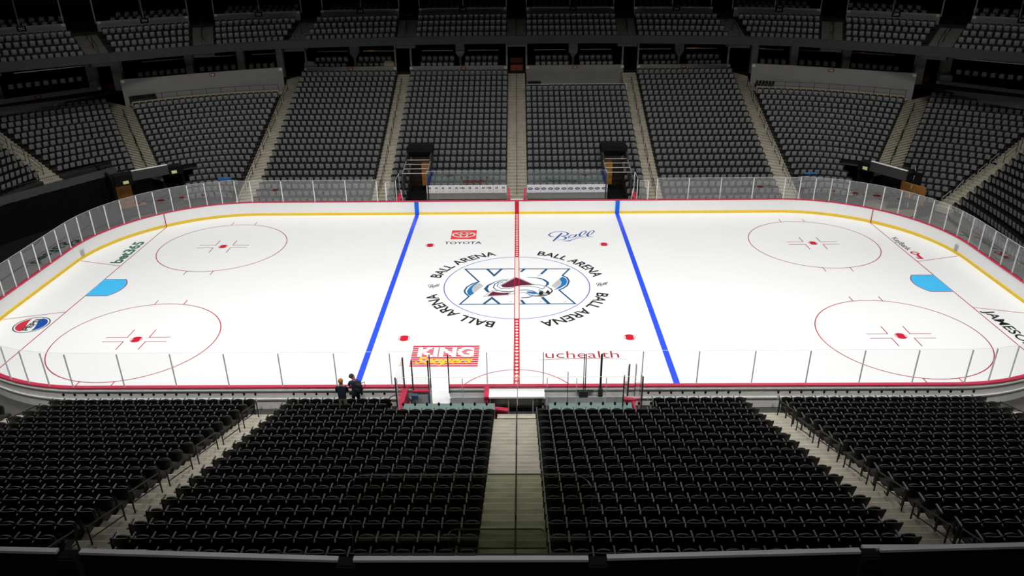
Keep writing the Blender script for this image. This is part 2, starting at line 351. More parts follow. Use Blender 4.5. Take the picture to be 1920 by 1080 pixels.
# small script marks left and right of the circle
def ball_script(mb, f, k):
    for pts, wd in (([(700, 272), (560, 400), (430, 520)], [0.9, 1.25, 0.7]), ([(465, 378), (370, 378), (302, 330), (365, 272), (500, 238), (680, 230), (820, 246), (888, 290), (850, 335), (740, 356), (655, 362)], [0.5, 0.7, 0.8, 0.55, 0.4, 0.4, 0.6, 1.1, 0.7, 0.4, 0.3]),
                    ([(655, 362), (760, 378), (828, 415), (790, 455), (700, 478), (560, 480)], [0.3, 0.7, 1.2, 0.8, 0.4, 0.3]), ([(1100, 328), (985, 330), (895, 385), (912, 420), (1010, 415), (1080, 372), (1150, 315)], [0.4, 0.45, 0.7, 0.6, 0.4, 0.4, 0.5]),
                    ([(1150, 315), (1075, 378), (1110, 396), (1210, 382), (1330, 335), (1432, 240), (1395, 207), (1305, 235), (1222, 320), (1235, 368), (1300, 378), (1450, 360)], [0.9, 0.8, 0.5, 0.3, 0.3, 0.7, 0.4, 0.5, 1.1, 0.8, 0.4, 0.3]),
                    ([(1450, 360), (1560, 325), (1665, 228), (1635, 190), (1555, 215), (1455, 318), (1475, 372), (1560, 388), (1640, 378)], [0.3, 0.3, 0.7, 0.4, 0.4, 1.1, 0.8, 0.4, 0.3]), ([(730, 516), (920, 508), (1010, 468), (1200, 422), (1480, 400)], [0.3, 0.9, 0.5, 0.3, 0.15])):
        mb.stroke([f(x, y) for x, y in pts], [v*k for v in wd], Z2)
mb = MB(); ball_script(mb, lambda x, y: ice(1010+x/16, 420+y/16), 0.14); paint('script_lettering', mb, mat('script_blue', (58, 92, 165), 0.35, spec=0.25), 'blue script lettering on the far ice')
mb = MB()
for X, Y in ((803, 532.5), (1118, 529)):
    ball_script(mb, lambda x, y: ice(X+(x-300)/65, Y+(y-190)/42), 0.05)
paint('small_script', mb, M_INK, 'tiny script marks beside the centre circle')
# red square emblem with dark lettering
mb = MB(); mb.poly([(*ice(*p), Z1) for p in ((848.2, 432), (894.2, 431.6), (892.5, 448.4), (844.6, 448.8))]); paint('red_emblem_panel', mb, mat('emblem_red', (238, 60, 62), 0.35, spec=0.25), 'red rectangle with white oval emblem on the far ice')
mb = MB(); cc = ice(869.8, 440)
def ell(cx, cyy, a, b, n=28): return [(cx+a*math.cos(2*PI*k/n), cyy+b*math.sin(2*PI*k/n)) for k in range(n)]
mb.stroke(ell(cc[0], cc[1], 0.80, 0.52), 0.13, Z2, True); mb.stroke(ell(cc[0], cc[1], 0.27, 0.46), 0.11, Z2, True); mb.stroke(ell(cc[0], cc[1]+0.25, 0.55, 0.22), 0.11, Z2, True)
paint('oval_emblem', mb, M_WHITE, 'white oval emblem')
mb = MB(); text_affine(mb, 'TOYOTA', ice(832.4, 458), ice(902.8, 457.4), ice(833.6, 453.0), Z1, 0.012); paint('dark_lettering', mb, M_INK, 'dark capital lettering under the red emblem panel')
# striped red emblem near the penalty box
mb = MB(); cs = [np.array(ice(*p)) for p in ((775.5, 648.5), (899.5, 648), (895.5, 687), (767, 687.3))]
for k in range(11):
    a, b = k/10.6, k/10.6+0.062
    mb.poly([(*(cs[0]+(cs[3]-cs[0])*a), Z1), (*(cs[1]+(cs[2]-cs[1])*a), Z1), (*(cs[1]+(cs[2]-cs[1])*b), Z1), (*(cs[0]+(cs[3]-cs[0])*b), Z1)])
paint('striped_emblem', mb, mat('stripe_red', (218, 40, 66), 0.35, spec=0.25), 'red striped emblem near the penalty box')
mb = MB(); text_affine(mb, 'KING', ice(782, 667.6), ice(888.5, 667.6), ice(785.5, 651.6), Z3, 0.045); paint('white_lettering', mb, M_ICE, 'heavy white capital lettering on the red stripes')
mb = MB(); text_affine(mb, 'Soopers', ice(776, 682), ice(885, 681), ice(782, 669.2), Z4, 0.03, 0.35); paint('yellow_lettering', mb, mat('lettering_yellow', (252, 210, 62), 0.35, spec=0.25), 'yellow slanted lettering on the red stripes')
mb = MB(); text_affine(mb, 'uchealth', ice(1023, 671.3), ice(1161.5, 670.8), ice(1022.4, 657.3), Z1, -0.004, 0.0, 0.76)
mb.stroke([ice(1010, 675.2), ice(1040, 673.4), ice(1080, 672.4), ice(1120, 672.2), ice(1176, 673.4)], [0.02, 0.05, 0.06, 0.05, 0.02], Z1)
paint('maroon_lettering', mb, mat('lettering_maroon', (165, 38, 68), 0.35, spec=0.25), 'thin maroon lettering over a curved line on the near ice')
mb = MB(); text_affine(mb, 'bet365', ice(225.5, 493.5), ice(272.5, 453.5), ice(204.5, 493.4), Z1, 0.03); paint('green_lettering', mb, mat('lettering_green', (22, 98, 78), 0.35, spec=0.25), 'green lettering in the far left corner')
mb = MB(); text_affine(mb, 'KeyBank', ice(1671.5, 446.8), ice(1702, 470), ice(1680.5, 444.2), Z1, 0.02); paint('grey_lettering', mb, mat('lettering_grey', (78, 90, 86), 0.35, spec=0.25), 'dark grey lettering in the far right corner')
K = lambda pts: tr(1660, 430, 16.61, pts)
mb = MB(); mb.stroke(K([(800, 735), (830, 700), (930, 710), (1040, 745), (1000, 790), (900, 770)]), 0.13, Z1, True); mb.stroke(K([(1000, 790), (1075, 860), (1160, 922)]), 0.2, Z1); mb.stroke(K([(1045, 868), (945, 868)]), 0.13, Z1); mb.stroke(K([(1110, 905), (1000, 908)]), 0.15, Z1)
paint('key_mark', mb, M_RED, 'red key shaped mark in the far right corner')
mb = MB(); text_affine(mb, 'JAMESON', ice(1842, 583), ice(1932, 654), ice(1861, 582), Z1, 0.02); paint('black_lettering', mb, M_INK, 'black capital lettering in the near right corner')
# round emblem, near left corner
e0 = np.array(ice(59.3, 609)); ax = np.array(ice(88, 602.5))-e0; R = 0.92
dirv = np.array(ice(73, 599.5))-np.array(ice(46.5, 619)); dirv = dirv/np.linalg.norm(dirv); perp = np.array([-dirv[1], dirv[0]])
L2 = lambda u, v: tuple(e0+dirv*u*R+perp*v*R)
wave = lambda u, o: o+0.16*math.sin(u*2.4)
mb = MB(); us = np.linspace(-0.86, 0.86, 17)
mb.poly([(*L2(u, wave(u, 0.30)), Z2) for u in us]+[(*L2(0.88*math.cos(a), 0.88*math.sin(a)), Z2) for a in np.linspace(0.55, PI-0.15, 15)]); paint('emblem_red_half', mb, M_RED)
mb = MB(); mb.poly([(*L2(u, wave(u, -0.30)), Z2) for u in us[::-1]]+[(*L2(0.88*math.cos(a), 0.88*math.sin(a)), Z2) for a in np.linspace(PI+0.55, 2*PI-0.15, 15)]); paint('emblem_blue_half', mb, mat('emblem_royal', (22, 78, 170), 0.35, spec=0.25))
mb = MB(); mb.stroke([L2(math.cos(a), math.sin(a)) for a in np.linspace(0, 2*PI, 40)[:-1]], 0.06, Z2, True); text_affine(mb, 'PEPSI', L2(-0.75, -0.2), L2(0.75, -0.2), L2(-0.75, 0.2), Z3, 0.03)
paint('round_emblem', mb, M_INK, 'round emblem with dark ring and lettering in the near left corner')

# ------------------------------------------------------------------ dasher boards
BH = 1.07
DOOR = (-3.90, -3.07)
inner, outer = rink_path(0.0), rink_path(0.16)
def split_gap(P):                                         # the closed outline as runs, opened at the penalty box door
    Q = P+[P[0]]; runs = []; cur = []
    for a, b in zip(Q[:-1], Q[1:]):
        if a[1] < -HW+0.5 and b[1] < -HW+0.5 and a[0] < DOOR[0] < b[0]:
            cur += [a, (DOOR[0], a[1])]; runs.append(cur); cur = [(DOOR[1], a[1])]
            continue
        if cur and a[0] < DOOR[1] and a[1] < -HW+0.5 and len(cur) == 1 and b[0] < DOOR[1]: continue
        cur.append(a)
    cur.append(Q[-1]); runs.append(cur); return runs
def strip(mb, offA, zA, offB, zB):
    for ra, rb in zip(split_gap(rink_path(offA)), split_gap(rink_path(offB))):
        for i in range(min(len(ra), len(rb))-1):
            mb.quad((*ra[i], zA), (*ra[i+1], zA), (*rb[i+1], zB), (*rb[i], zB))
BOARDS = empty('rink_boards', (0, 0, 0)); tag(BOARDS, 'white hockey rink boards with red cap rail and yellow kick plate', 'rink boards')
mb = MB(); strip(mb, 0.03, 0.2, 0.03, BH); strip(mb, 0.03, BH-0.02, 0.17, BH-0.02); mb.build('board_face', M_BOARD, BOARDS)
mb = MB(); strip(mb, 0.0, -0.02, 0.0, 0.19); strip(mb, 0.0, 0.19, 0.04, 0.21); mb.build('kick_plate', M_KICK, BOARDS)
mb = MB(); strip(mb, 0.0, BH-0.025, 0.0, BH+0.03); strip(mb, 0.0, BH+0.03, 0.21, BH+0.03); strip(mb, 0.21, BH+0.03, 0.21, BH-0.03); mb.build('cap_rail', M_CAP, BOARDS)
mb = MB(); strip(mb, 0.17, -0.1, 0.17, BH-0.02)
for z in (0.45, 0.93): strip(mb, 0.17, z+0.03, 0.225, z+0.03); strip(mb, 0.225, z-0.03, 0.225, z+0.03); strip(mb, 0.17, z-0.03, 0.225, z-0.03)
mb.build('back_frame', mat('board_back_grey', (243, 243, 241), 0.5, spec=0.3, var=0.06), BOARDS)
def board_mark(x, wd, m, side=1, z0=0.0, label=None):
    y = halfw(x)*side; mb = MB(); e = -0.012*side
    t = 0.0
    ax = abs(x)-(HL-CRD)
    ang = 0 if ax <= 0 else math.asin(min(1, ax/CRD))
    dx, dy = math.cos(ang)*wd/2, -math.sin(ang)*wd/2*(1 if x > 0 else -1)*side
    nx, ny = -math.sin(ang)*(1 if x > 0 else -1)*0.012, -math.cos(ang)*side*0.012
    a = (x-dx+nx, y-dy+ny); b = (x+dx+nx, y+dy+ny)
    if side > 0: mb.quad((*a, z0), (*b, z0), (*b, BH-0.03), (*a, BH-0.03)); mb.quad((a[0]-nx*3.4, a[1]-ny*3.4, 0.21), (b[0]-nx*3.4, b[1]-ny*3.4, 0.21), (*b, 0.205), (*a, 0.205))
    o = mb.build('line_mark', m, BOARDS)
    if label: o['label'] = label
board_mark(wx(-25.5), 0.32, M_BRIGHTBLUE, 1, 0.0, 'blue stripe on the far boards, left'); board_mark(wx(25.5), 0.32, M_BRIGHTBLUE, 1, 0.0, 'blue stripe on the far boards, right'); board_mark(0, 0.31, M_RED, 1, 0.0, 'red stripe at the middle of the far boards')
board_mark(wx(-89), 0.06, M_LINE, 1, 0.0); board_mark(wx(89), 0.06, M_LINE, 1, 0.0)
for s in (-1, 1):                                         # small grey plates above the trapezoid
    mb = MB(); mb.obox((s*(HL-0.06), 4.55), (s*(HL-0.06), 4.85), 0.05, 0.25, 0.62, s); mb.build('grey_plate', M_STEEL, BOARDS)

# ------------------------------------------------------------------ glass panels on the boards
GT = 2.88
def glass_panel(p, q, z0, z1, label, group, gmat=None, post=True, pm=None, name='glass_panel', r=0.022, posts=(1, 0)):
    mx, my = (p[0]+q[0])/2, (p[1]+q[1])/2
    o = empty(name, (mx, my, z0)); tag(o, label, 'glass panel', group)
    l = math.hypot(q[0]-p[0], q[1]-p[1]); ux, uy = (q[0]-p[0])/l, (q[1]-p[1])/l
    mb = MB(); a = (p[0]-mx+ux*0.012, p[1]-my+uy*0.012); b = (q[0]-mx-ux*0.012, q[1]-my-uy*0.012)
    mb.obox(a, b, 0.014, 0.0, z1-z0); mb.build('pane', gmat or G_RINK, o)
    mb = MB(); mb.obox(a, b, 0.018, z1-z0, z1-z0+0.008); mb.build('edge_trim', M_POST, o)
    for k, (pt, on) in enumerate(((p, posts[0]), (q, posts[1]))):
        if post and on:
            mb = MB(); c = (pt[0]-mx, pt[1]-my); mb.obox((c[0]-ux*r, c[1]-uy*r), (c[0]+ux*r, c[1]+uy*r), 0.05, 0.0, z1-z0-0.05); mb.build('support_post', pm or M_POST, o)
    return o
def on_path(s, off=0.10):                                 # arc length along the boards from the far middle towards the left
    cx = HL-CRD; cyy = HW-CRD; R = CRD+off; quarter = PI/2*CRD
    if s <= cx: return (-s, HW+off)
    s -= cx
    if s <= quarter: a = PI/2+s/CRD; return (-cx+R*math.cos(a), cyy+R*math.sin(a))
    s -= quarter; return (-HL-off, cyy-s)
S_far = [10.72, 13.13, 15.58, 18.04, 20.42, 21.55, 22.62]
k = 23.72
while k < 44.5: S_far.append(k); k += 1.21
for sgn, side in ((-1, 'left'), (1, 'right')):
    for i in range(len(S_far)-1):
        a, b = on_path(S_far[i]), on_path(S_far[i+1])
        if sgn > 0: a, b = (-a[0], a[1]), (-b[0], b[1])
        lab = f'clear rink glass on the far {side} boards, {ordw(i+1)} panel out from the bench'
        glass_panel(a, b, BH+0.03, GT-0.08 if i < 5 else GT, lab, 'rink glass panels', posts=(1, 1 if i == len(S_far)-2 else 0), r=0.03)
S_near = [5.69, 8.2, 10.7, 13.16, 15.58, 17.98, 20.35, 21.5, 22.6, 23.7, 24.8]
for sgn, side in ((-1, 'left'), (1, 'right')):
    for i in range(len(S_near)-1):
        a, b = on_path(S_near[i]), on_path(S_near[i+1]); a, b = (-a[0]*-sgn*-1, -a[1]), (-b[0]*-sgn*-1, -b[1])
        a, b = (abs(a[0])*sgn, a[1]), (abs(b[0])*sgn, b[1])
        glass_panel(a, b, BH+0.03, GT, f'clear rink glass on the near {side} boards, {ordw(i+1)} panel from the penalty box', 'rink glass panels', G_NEAR, posts=(1, 1 if i == len(S_near)-2 else 0))
yb = -HW-0.10
for a, b, lab in ((-5.69, -3.95, 'left of the open door'), (-3.05, -1.33, 'right of the open door'), (-1.33, 1.22, 'in front of the white table'), (1.22, 3.02, 'right of the white table'), (3.82, 5.69, 'at the right penalty box corner')):
    glass_panel((a, yb), (b, yb), BH+0.03, GT, f'clear rink glass on the near boards {lab}', 'rink glass panels', G_NEAR, posts=(1 if abs(a) in (1.33, 1.22) else 0, 0))

# ------------------------------------------------------------------ seats
def shell(fn, nx, nz, th):                                # closed curved sheet: fn(u, w) -> front point, thickened backwards
    us = np.linspace(-1, 1, nx+1); ws = np.linspace(0, 1, nz+1)
    A = [fn(u, q) for q in ws for u in us]; B = [(x, y-th, z) for x, y, z in A]; n = len(A); N = nx+1
    fs = []
    for j in range(nz):
        for i in range(nx):
            a = j*N+i; fs.append((a+1, a, a+N, a+N+1)); fs.append((n+a, n+a+1, n+a+N+1, n+a+N))
    for i in range(nx): fs.append((i, i+1, n+i+1, n+i)); t = nz*N+i; fs.append((t+1, t, n+t, n+t+1))
    for j in range(nz): a = j*N; fs.append((a+N, a, n+a, n+a+N)); b = j*N+nx; fs.append((b, b+N, n+b+N, n+b))
    return A+B, fs
def f_back(u, q):
    hw = (0.196+0.046*q)*(1-0.06*max(0, (q-0.90)/0.10)**2)
    return (hw*u, 0.10-0.085*q+0.030*u*u, 0.36+0.49*q-0.012*abs(u)**6*q)
def f_pan(u, q):
    hw = 0.188*(1-0.16*max(0, (q-0.84)/0.16)**2-0.16*max(0, (0.16-q)/0.16)**2)
    return (hw*u, 0.195+0.045*q-0.015*u*u+0.014*math.sin(PI*q)*(1-u*u), 0.37+0.395*q-0.022*u*u*q)
def pan_mats(nx, nz, f): return [1 if k < 2*nx*nz and k % 2 == 0 else 4 for k in range(len(f))]   # underside of the tipped-up seat is paler than its rim
def seat_parts(hi):
    parts = []
    v, f = shell(f_back, 8 if hi else 6, 10 if hi else 4, 0.032); parts.append(('backrest', v, f, 0))
    a_ = (8, 7) if hi else (4, 6); v, f = shell(f_pan, *a_, 0.045); parts.append(('seat', v, f, pan_mats(*a_, f)))
    mb = MB(); pr = [(-0.03, 0.695), (0.30, 0.70), (0.355, 0.715), (0.37, 0.735), (0.34, 0.752), (-0.03, 0.735)] if hi else [(-0.03, 0.70), (0.36, 0.715), (0.35, 0.75), (-0.03, 0.735)]
    x0, x1 = -0.282, -0.238; n = len(pr)
    mb.add([(x0, y, z) for y, z in pr]+[(x1, y, z) for y, z in pr], [tuple(range(n)), tuple(range(n, 2*n))[::-1]]+[(i, (i+1) % n, n+(i+1) % n, n+i) for i in range(n)])
    parts.append(('armrest', mb.v, mb.f, 2))
    mb = MB(); mb.box(-0.275, -0.245, 0.06, 0.15, 0.0, 0.70)
    if hi: mb.box(-0.275, -0.245, 0.02, 0.30, 0.0, 0.03); mb.box(-0.272, -0.248, 0.12, 0.24, 0.42, 0.50)
    parts.append(('standard', mb.v, mb.f, 3))
    return parts
M_RIM = mat('seat_rim_plastic', (50, 51, 52), 0.42, spec=0.4, var=0.1, scale=9)
SEAT_M = [M_PLAST, M_PAN, M_ARM, M_LEG, M_RIM]
HI, LO = seat_parts(True), seat_parts(False)
PITCH_X = 0.515
def zfloor(r): k = r-3; return 1.758+0.3005*k+0.001*k*k-0.85
def lerp(a, b, t): return (a[0]+(b[0]-a[0])*t, a[1]+(b[1]-a[1])*t)
def lin_r(r, r1, p1, r2, p2): t = (r-r1)/(r2-r1); return lerp(p1, p2, t)
class Sec:                                                # a block of rows: e0(r), e1(r) are its two ends
    def __init__(s, name, e0, e1, r0, r1, sag=0.0, skip=None): s.name = name; s.e0 = e0; s.e1 = e1; s.r0 = r0; s.r1 = r1; s.sag = sag; s.skip = skip
    def P(s, r, t):
        a, b = s.e0(r), s.e1(r); x, y = lerp(a, b, t)
        if s.sag:
            dx, dy = b[0]-a[0], b[1]-a[1]; l = math.hypot(dx, dy); nx, ny = -dy/l, dx/l
            if nx*x+ny*y < 0: nx, ny = -nx, -ny
            k = s.sag*4*t*(1-t); x += nx*k; y += ny*k
        return x, y
    def facing(s, r, t):
        a, b = s.P(r, max(0, t-0.02)), s.P(r, min(1, t+0.02)); dx, dy = b[0]-a[0], b[1]-a[1]; l = math.hypot(dx, dy); nx, ny = -dy/l, dx/l
        x, y = s.P(r, t)
        if nx*x+ny*y > 0: nx, ny = -nx, -ny
        return nx, ny
    def seats(s, r):
        a, b = s.e0(r), s.e1(r); l = math.hypot(b[0]-a[0], b[1]-a[1])+(8/3*s.sag**2/max(1, math.hypot(b[0]-a[0], b[1]-a[1])))
        n = int((l-0.06)/PITCH_X+0.02); out = []
        for k in range(n):
            t = (k+0.5)*(l/n)/l; x, y = s.P(r, t)
            if s.skip and s.skip(r, x, y): continue
            nx, ny = s.facing(r, t); out.append((k, x, y, math.atan2(-nx, ny)))
        return out
Y0 = lambda r: 14.38+0.86*(r-1)
GUARD = [(28.4, 9.9), (29.6, 12.3), (30.9, 14.6), (31.5, 15.8)]
def GX(y): return float(np.interp(y, [p[1] for p in GUARD], [p[0] for p in GUARD]))+0.35
def straight(name, x0, x1, far, r0, r1, skip=None):
    s = 1 if far else -1; return Sec(name, lambda r: (x0, s*Y0(r)), lambda r: (x1, s*Y0(r)), r0, r1, 0, skip)
def skip_near(r, x, y): return r <= 2 and -5.75 < x < 5.9
def skip_far(r, x, y): return (r <= 2 and abs(x) < 8.85) or (r <= 7 and 6.9 < abs(x) < 8.85)
NEAR = [straight('near centre left', -0.88, -10.22, False, 1, 18, skip_near), straight('near centre right', 0.86, 10.18, False, 1, 18, skip_near),
        straight('near outer left', -11.62, -20.85, False, 1, 18), straight('near outer right', 11.68, 20.75, False, 1, 18),
        straight('near end left', -22.3, -26.5, False, 2, 6), straight('near end right', 22.2, 26.5, False, 2, 6)]
FAR = [straight('far centre left', -0.85, -10.25, True, 1, 22, skip_far), straight('far centre right', 0.85, 10.2, True, 1, 19, skip_far),
       straight('far outer left', -11.6, -20.8, True, 1, 22), straight('far outer right', 11.6, 20.7, True, 1, 22)]
for s, nm in ((-1, 'left'), (1, 'right')):
    e0 = lambda r, s=s: (s*lin_r(r, 19, (21.81, 27.6), 5, (22.27, 17.05))[0], lin_r(r, 19, (21.81, 27.6), 5, (22.27, 17.05))[1])
    e1 = lambda r, s=s: (s*lin_r(r, 19, (32.88, 22.64), 8, (28.86, 16.77))[0], lin_r(r, 19, (32.88, 22.64), 8, (28.86, 16.77))[1])
    FAR.append(Sec('corner '+nm, e0, e1, 2, 19, 0.75, lambda r, x, y: r <= 7 and abs(x) > 26.3))
    f0 = lambda r, s=s: (s*lin_r(r, 16, (35.28, 23.6), 6, (31.18, 17.4))[0], lin_r(r, 16, (35.28, 23.6), 6, (31.18, 17.4))[1])
    A, B = (((16, (41.35, 18.1)), (9, (36.27, 15.06))) if s < 0 else ((13, (40.49, 18.2)), (7, (36.34, 15.72))))
    f1 = lambda r, s=s, A=A, B=B: (s*lin_r(r, A[0], A[1], B[0], B[1])[0], lin_r(r, A[0], A[1], B[0], B[1])[1])
    sk = (lambda r, x, y: r < 9 and x < -33.1) if s < 0 else (lambda r, x, y: r <= 7 and x < GX(y))
    FAR.append(Sec('end corner '+nm, f0, f1, 6 if s < 0 else 1, 19, 0.35, sk))
    g0 = lambda r, s=s, f1=f1: (f1(r)[0]+s*0.75, f1(r)[1]-1.3)
    g1 = lambda r, s=s: (s*(31.6+0.86*(r-1)), 1.0)
    FAR.append(Sec('end '+nm, g0, g1, 9 if s < 0 else 1, 19, 0.25, None))
# terraces under the rows
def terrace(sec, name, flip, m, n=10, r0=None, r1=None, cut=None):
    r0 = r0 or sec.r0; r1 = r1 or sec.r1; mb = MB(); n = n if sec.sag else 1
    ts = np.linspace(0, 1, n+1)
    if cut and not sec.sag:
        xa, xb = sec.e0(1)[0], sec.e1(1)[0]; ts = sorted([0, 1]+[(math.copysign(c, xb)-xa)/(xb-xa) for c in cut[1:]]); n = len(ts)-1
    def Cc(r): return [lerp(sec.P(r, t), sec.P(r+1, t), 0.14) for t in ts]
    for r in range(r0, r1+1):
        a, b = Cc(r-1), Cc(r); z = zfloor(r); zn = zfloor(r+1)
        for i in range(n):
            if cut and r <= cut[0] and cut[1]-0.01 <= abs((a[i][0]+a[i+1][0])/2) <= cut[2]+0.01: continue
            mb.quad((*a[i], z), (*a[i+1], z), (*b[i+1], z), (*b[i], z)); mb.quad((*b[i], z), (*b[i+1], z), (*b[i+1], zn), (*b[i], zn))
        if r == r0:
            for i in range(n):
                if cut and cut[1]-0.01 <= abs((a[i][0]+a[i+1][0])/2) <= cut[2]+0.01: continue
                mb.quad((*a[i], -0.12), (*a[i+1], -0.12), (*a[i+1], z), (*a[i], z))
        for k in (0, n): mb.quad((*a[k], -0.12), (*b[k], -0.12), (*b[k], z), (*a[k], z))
    return tag(mb.build('seating_terrace', m), f'stepped concrete terrace with painted-in shade under the {sec.name} rows', kind='structure')
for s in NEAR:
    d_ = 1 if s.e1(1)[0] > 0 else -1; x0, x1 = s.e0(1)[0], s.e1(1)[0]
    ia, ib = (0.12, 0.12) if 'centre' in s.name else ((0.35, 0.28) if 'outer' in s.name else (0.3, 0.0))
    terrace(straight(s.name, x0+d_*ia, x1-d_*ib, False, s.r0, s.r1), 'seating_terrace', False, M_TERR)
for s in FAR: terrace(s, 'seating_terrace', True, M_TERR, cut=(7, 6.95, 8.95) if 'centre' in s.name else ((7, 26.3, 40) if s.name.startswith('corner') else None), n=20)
# collect every seat position
INDIV = []; REST = []
for s in NEAR:
    for r in range(s.r0, s.r1+1):
        for (k, x, y, a) in s.seats(r):
            z = zfloor(r); px, py, d = project(x, y+0.1, z+0.75)
            vis = 15 < px < 1905 and py < 1036
            INDIV.append((d if vis else 1e9+d, s.name, r, k, x, y, z, a, vis))
INDIV.sort(key=lambda q: q[0])
REST += [(q[4], q[5], q[6], q[7]) for q in INDIV[300:] if -40 < project(q[4], q[5], q[6]+0.7)[0] < 1960]
INDIV = INDIV[:300]
for s in FAR:
    for r in range(s.r0, s.r1+1):
        for (k, x, y, a) in s.seats(r): REST.append((x, y, zfloor(r), a))
# one seat with its parts, then copies
seat0 = empty('stadium_seat', (0, 0, 0))
for nm, v, f, mi in HI:
    mb = MB(); mb.add(v, f)
    if isinstance(mi, list): mb.m = [0 if k == 1 else 1 for k in mi]; mb.build(nm, [M_PAN, M_RIM], seat0)
    else: mb.build(nm, SEAT_M[mi], seat0)
first = True
for d, sn, r, k, x, y, z, a, vis in INDIV:
    o = seat0 if first else copy_tree(seat0); first = False
    o.location = (x, y, z); o.rotation_euler = (0, 0, a)
    row = f'{ordw(19-r)} row down from the parapet'
    side = 'left' if 'left' in sn else 'right'
    if 'centre' in sn: lab = f'black folding seat, {ordw(k+1)} {side} of the centre stairs, {row}'
    else: lab = f'black folding seat, {ordw(k+1)} outward from the {side} stairs, {row}'
    tag(o, lab, 'seat', 'black seats in the nearest rows')

# ------------------------------------------------------------------ upper level: fascia, suites, upper rows
CP = [(0, 31.6), (7, 31.45), (13, 30.8), (20.5, 29.6), (25.4, 27.9), (29.5, 25.3), (33.5, 22.4), (38, 19.0), (42, 15.8), (47, 11.5), (52, 6)]
CPF = [(-x, y) for x, y in CP[:0:-1]]+CP
def path_pts(off, n=6):
    P = [np.array(p, float) for p in CPF]; out = []
    for i in range(len(P)-1):
        p0 = P[max(i-1, 0)]; p1 = P[i]; p2 = P[i+1]; p3 = P[min(i+2, len(P)-1)]
        for k in range(n):
            t = k/n; q = 0.5*((2*p1)+(-p0+p2)*t+(2*p0-5*p1+4*p2-p3)*t*t+(-p0+3*p1-3*p2+p3)*t**3)
            d = 0.5*((-p0+p2)+2*(2*p0-5*p1+4*p2-p3)*t+3*(-p0+3*p1-3*p2+p3)*t*t); d = d/np.linalg.norm(d)
            out.append((q[0]-d[1]*off, q[1]+d[0]*off))
    return out
def at_x(P, x):                                           # point and direction of an offset path at x
    for a, b in zip(P[:-1], P[1:]):
        if a[0] <= x <= b[0]:
            t = (x-a[0])/(b[0]-a[0]); l = math.hypot(b[0]-a[0], b[1]-a[1]); return lerp(a, b, t), ((b[0]-a[0])/l, (b[1]-a[1])/l)
    return P[-1], (1, 0)
def ribbon(mb, PA, zA, PB, zB):
    for i in range(len(PA)-1): mb.quad((*PA[i], zA), (*PA[i+1], zA), (*PB[i+1], zB), (*PB[i], zB))
p0, p1, p2 = path_pts(0), path_pts(0.25), path_pts(6.0)
mb = MB(); ribbon(mb, p0, 10.3, p0, 11.02); ribbon(mb, p0, 11.02, p1, 11.02); ribbon(mb, p1, 11.02, p1, 10.5); ribbon(mb, p0, 10.3, p2, 10.3)
tag(mb.build('trim_1', M_FASCIA), 'charcoal fascia band under the upper seating', kind='structure')
# upper seating
U_A = [(0.0, 0.0), (10.45, 10.45), (20.45, 19.75), (28.0, 28.9), (34.9, 36.95), (41.5, 44.0)]   # aisle centres at the front and at the back
UA = sorted([(-a, -b) for a, b in U_A[1:]]+U_A)
def ux(j, off): a, b = UA[j]; return a+(b-a)*(off-1.2)/3.0
zu = lambda k: 10.51+0.45*k
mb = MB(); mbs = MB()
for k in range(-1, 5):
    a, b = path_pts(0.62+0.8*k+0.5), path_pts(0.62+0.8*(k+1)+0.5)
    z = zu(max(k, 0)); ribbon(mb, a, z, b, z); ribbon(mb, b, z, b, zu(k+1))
tag(mb.build('upper_terrace', M_TERR), 'stepped terrace of the upper seating with painted-in shade', kind='structure')
U_SEATS = []
for k in range(4):
    P = path_pts(1.0+0.8*k)
    for j in range(len(UA)-1):
        xa, xb = ux(j, 1.0+0.8*k)+0.92, ux(j+1, 1.0+0.8*k)-0.92
        pa, _ = at_x(P, xa); pb, _ = at_x(P, xb); l = sum(math.hypot(P[i+1][0]-P[i][0], P[i+1][1]-P[i][1]) for i in range(len(P)-1) if xa <= P[i][0] and P[i+1][0] <= xb)
        ds = np.linspace(xa, xb, 60); pts = [at_x(P, x)[0] for x in ds]; cum = np.concatenate([[0], np.cumsum([math.hypot(pts[i+1][0]-pts[i][0], pts[i+1][1]-pts[i][1]) for i in range(59)])])
        n = int(cum[-1]/0.53)
        for q in range(n):
            x = float(np.interp((q+0.5)*cum[-1]/n, cum, ds)); (X, Y), (dx, dy) = at_x(P, x)
            U_SEATS.append((X, Y, zu(k), math.atan2(dy, dx)+PI))
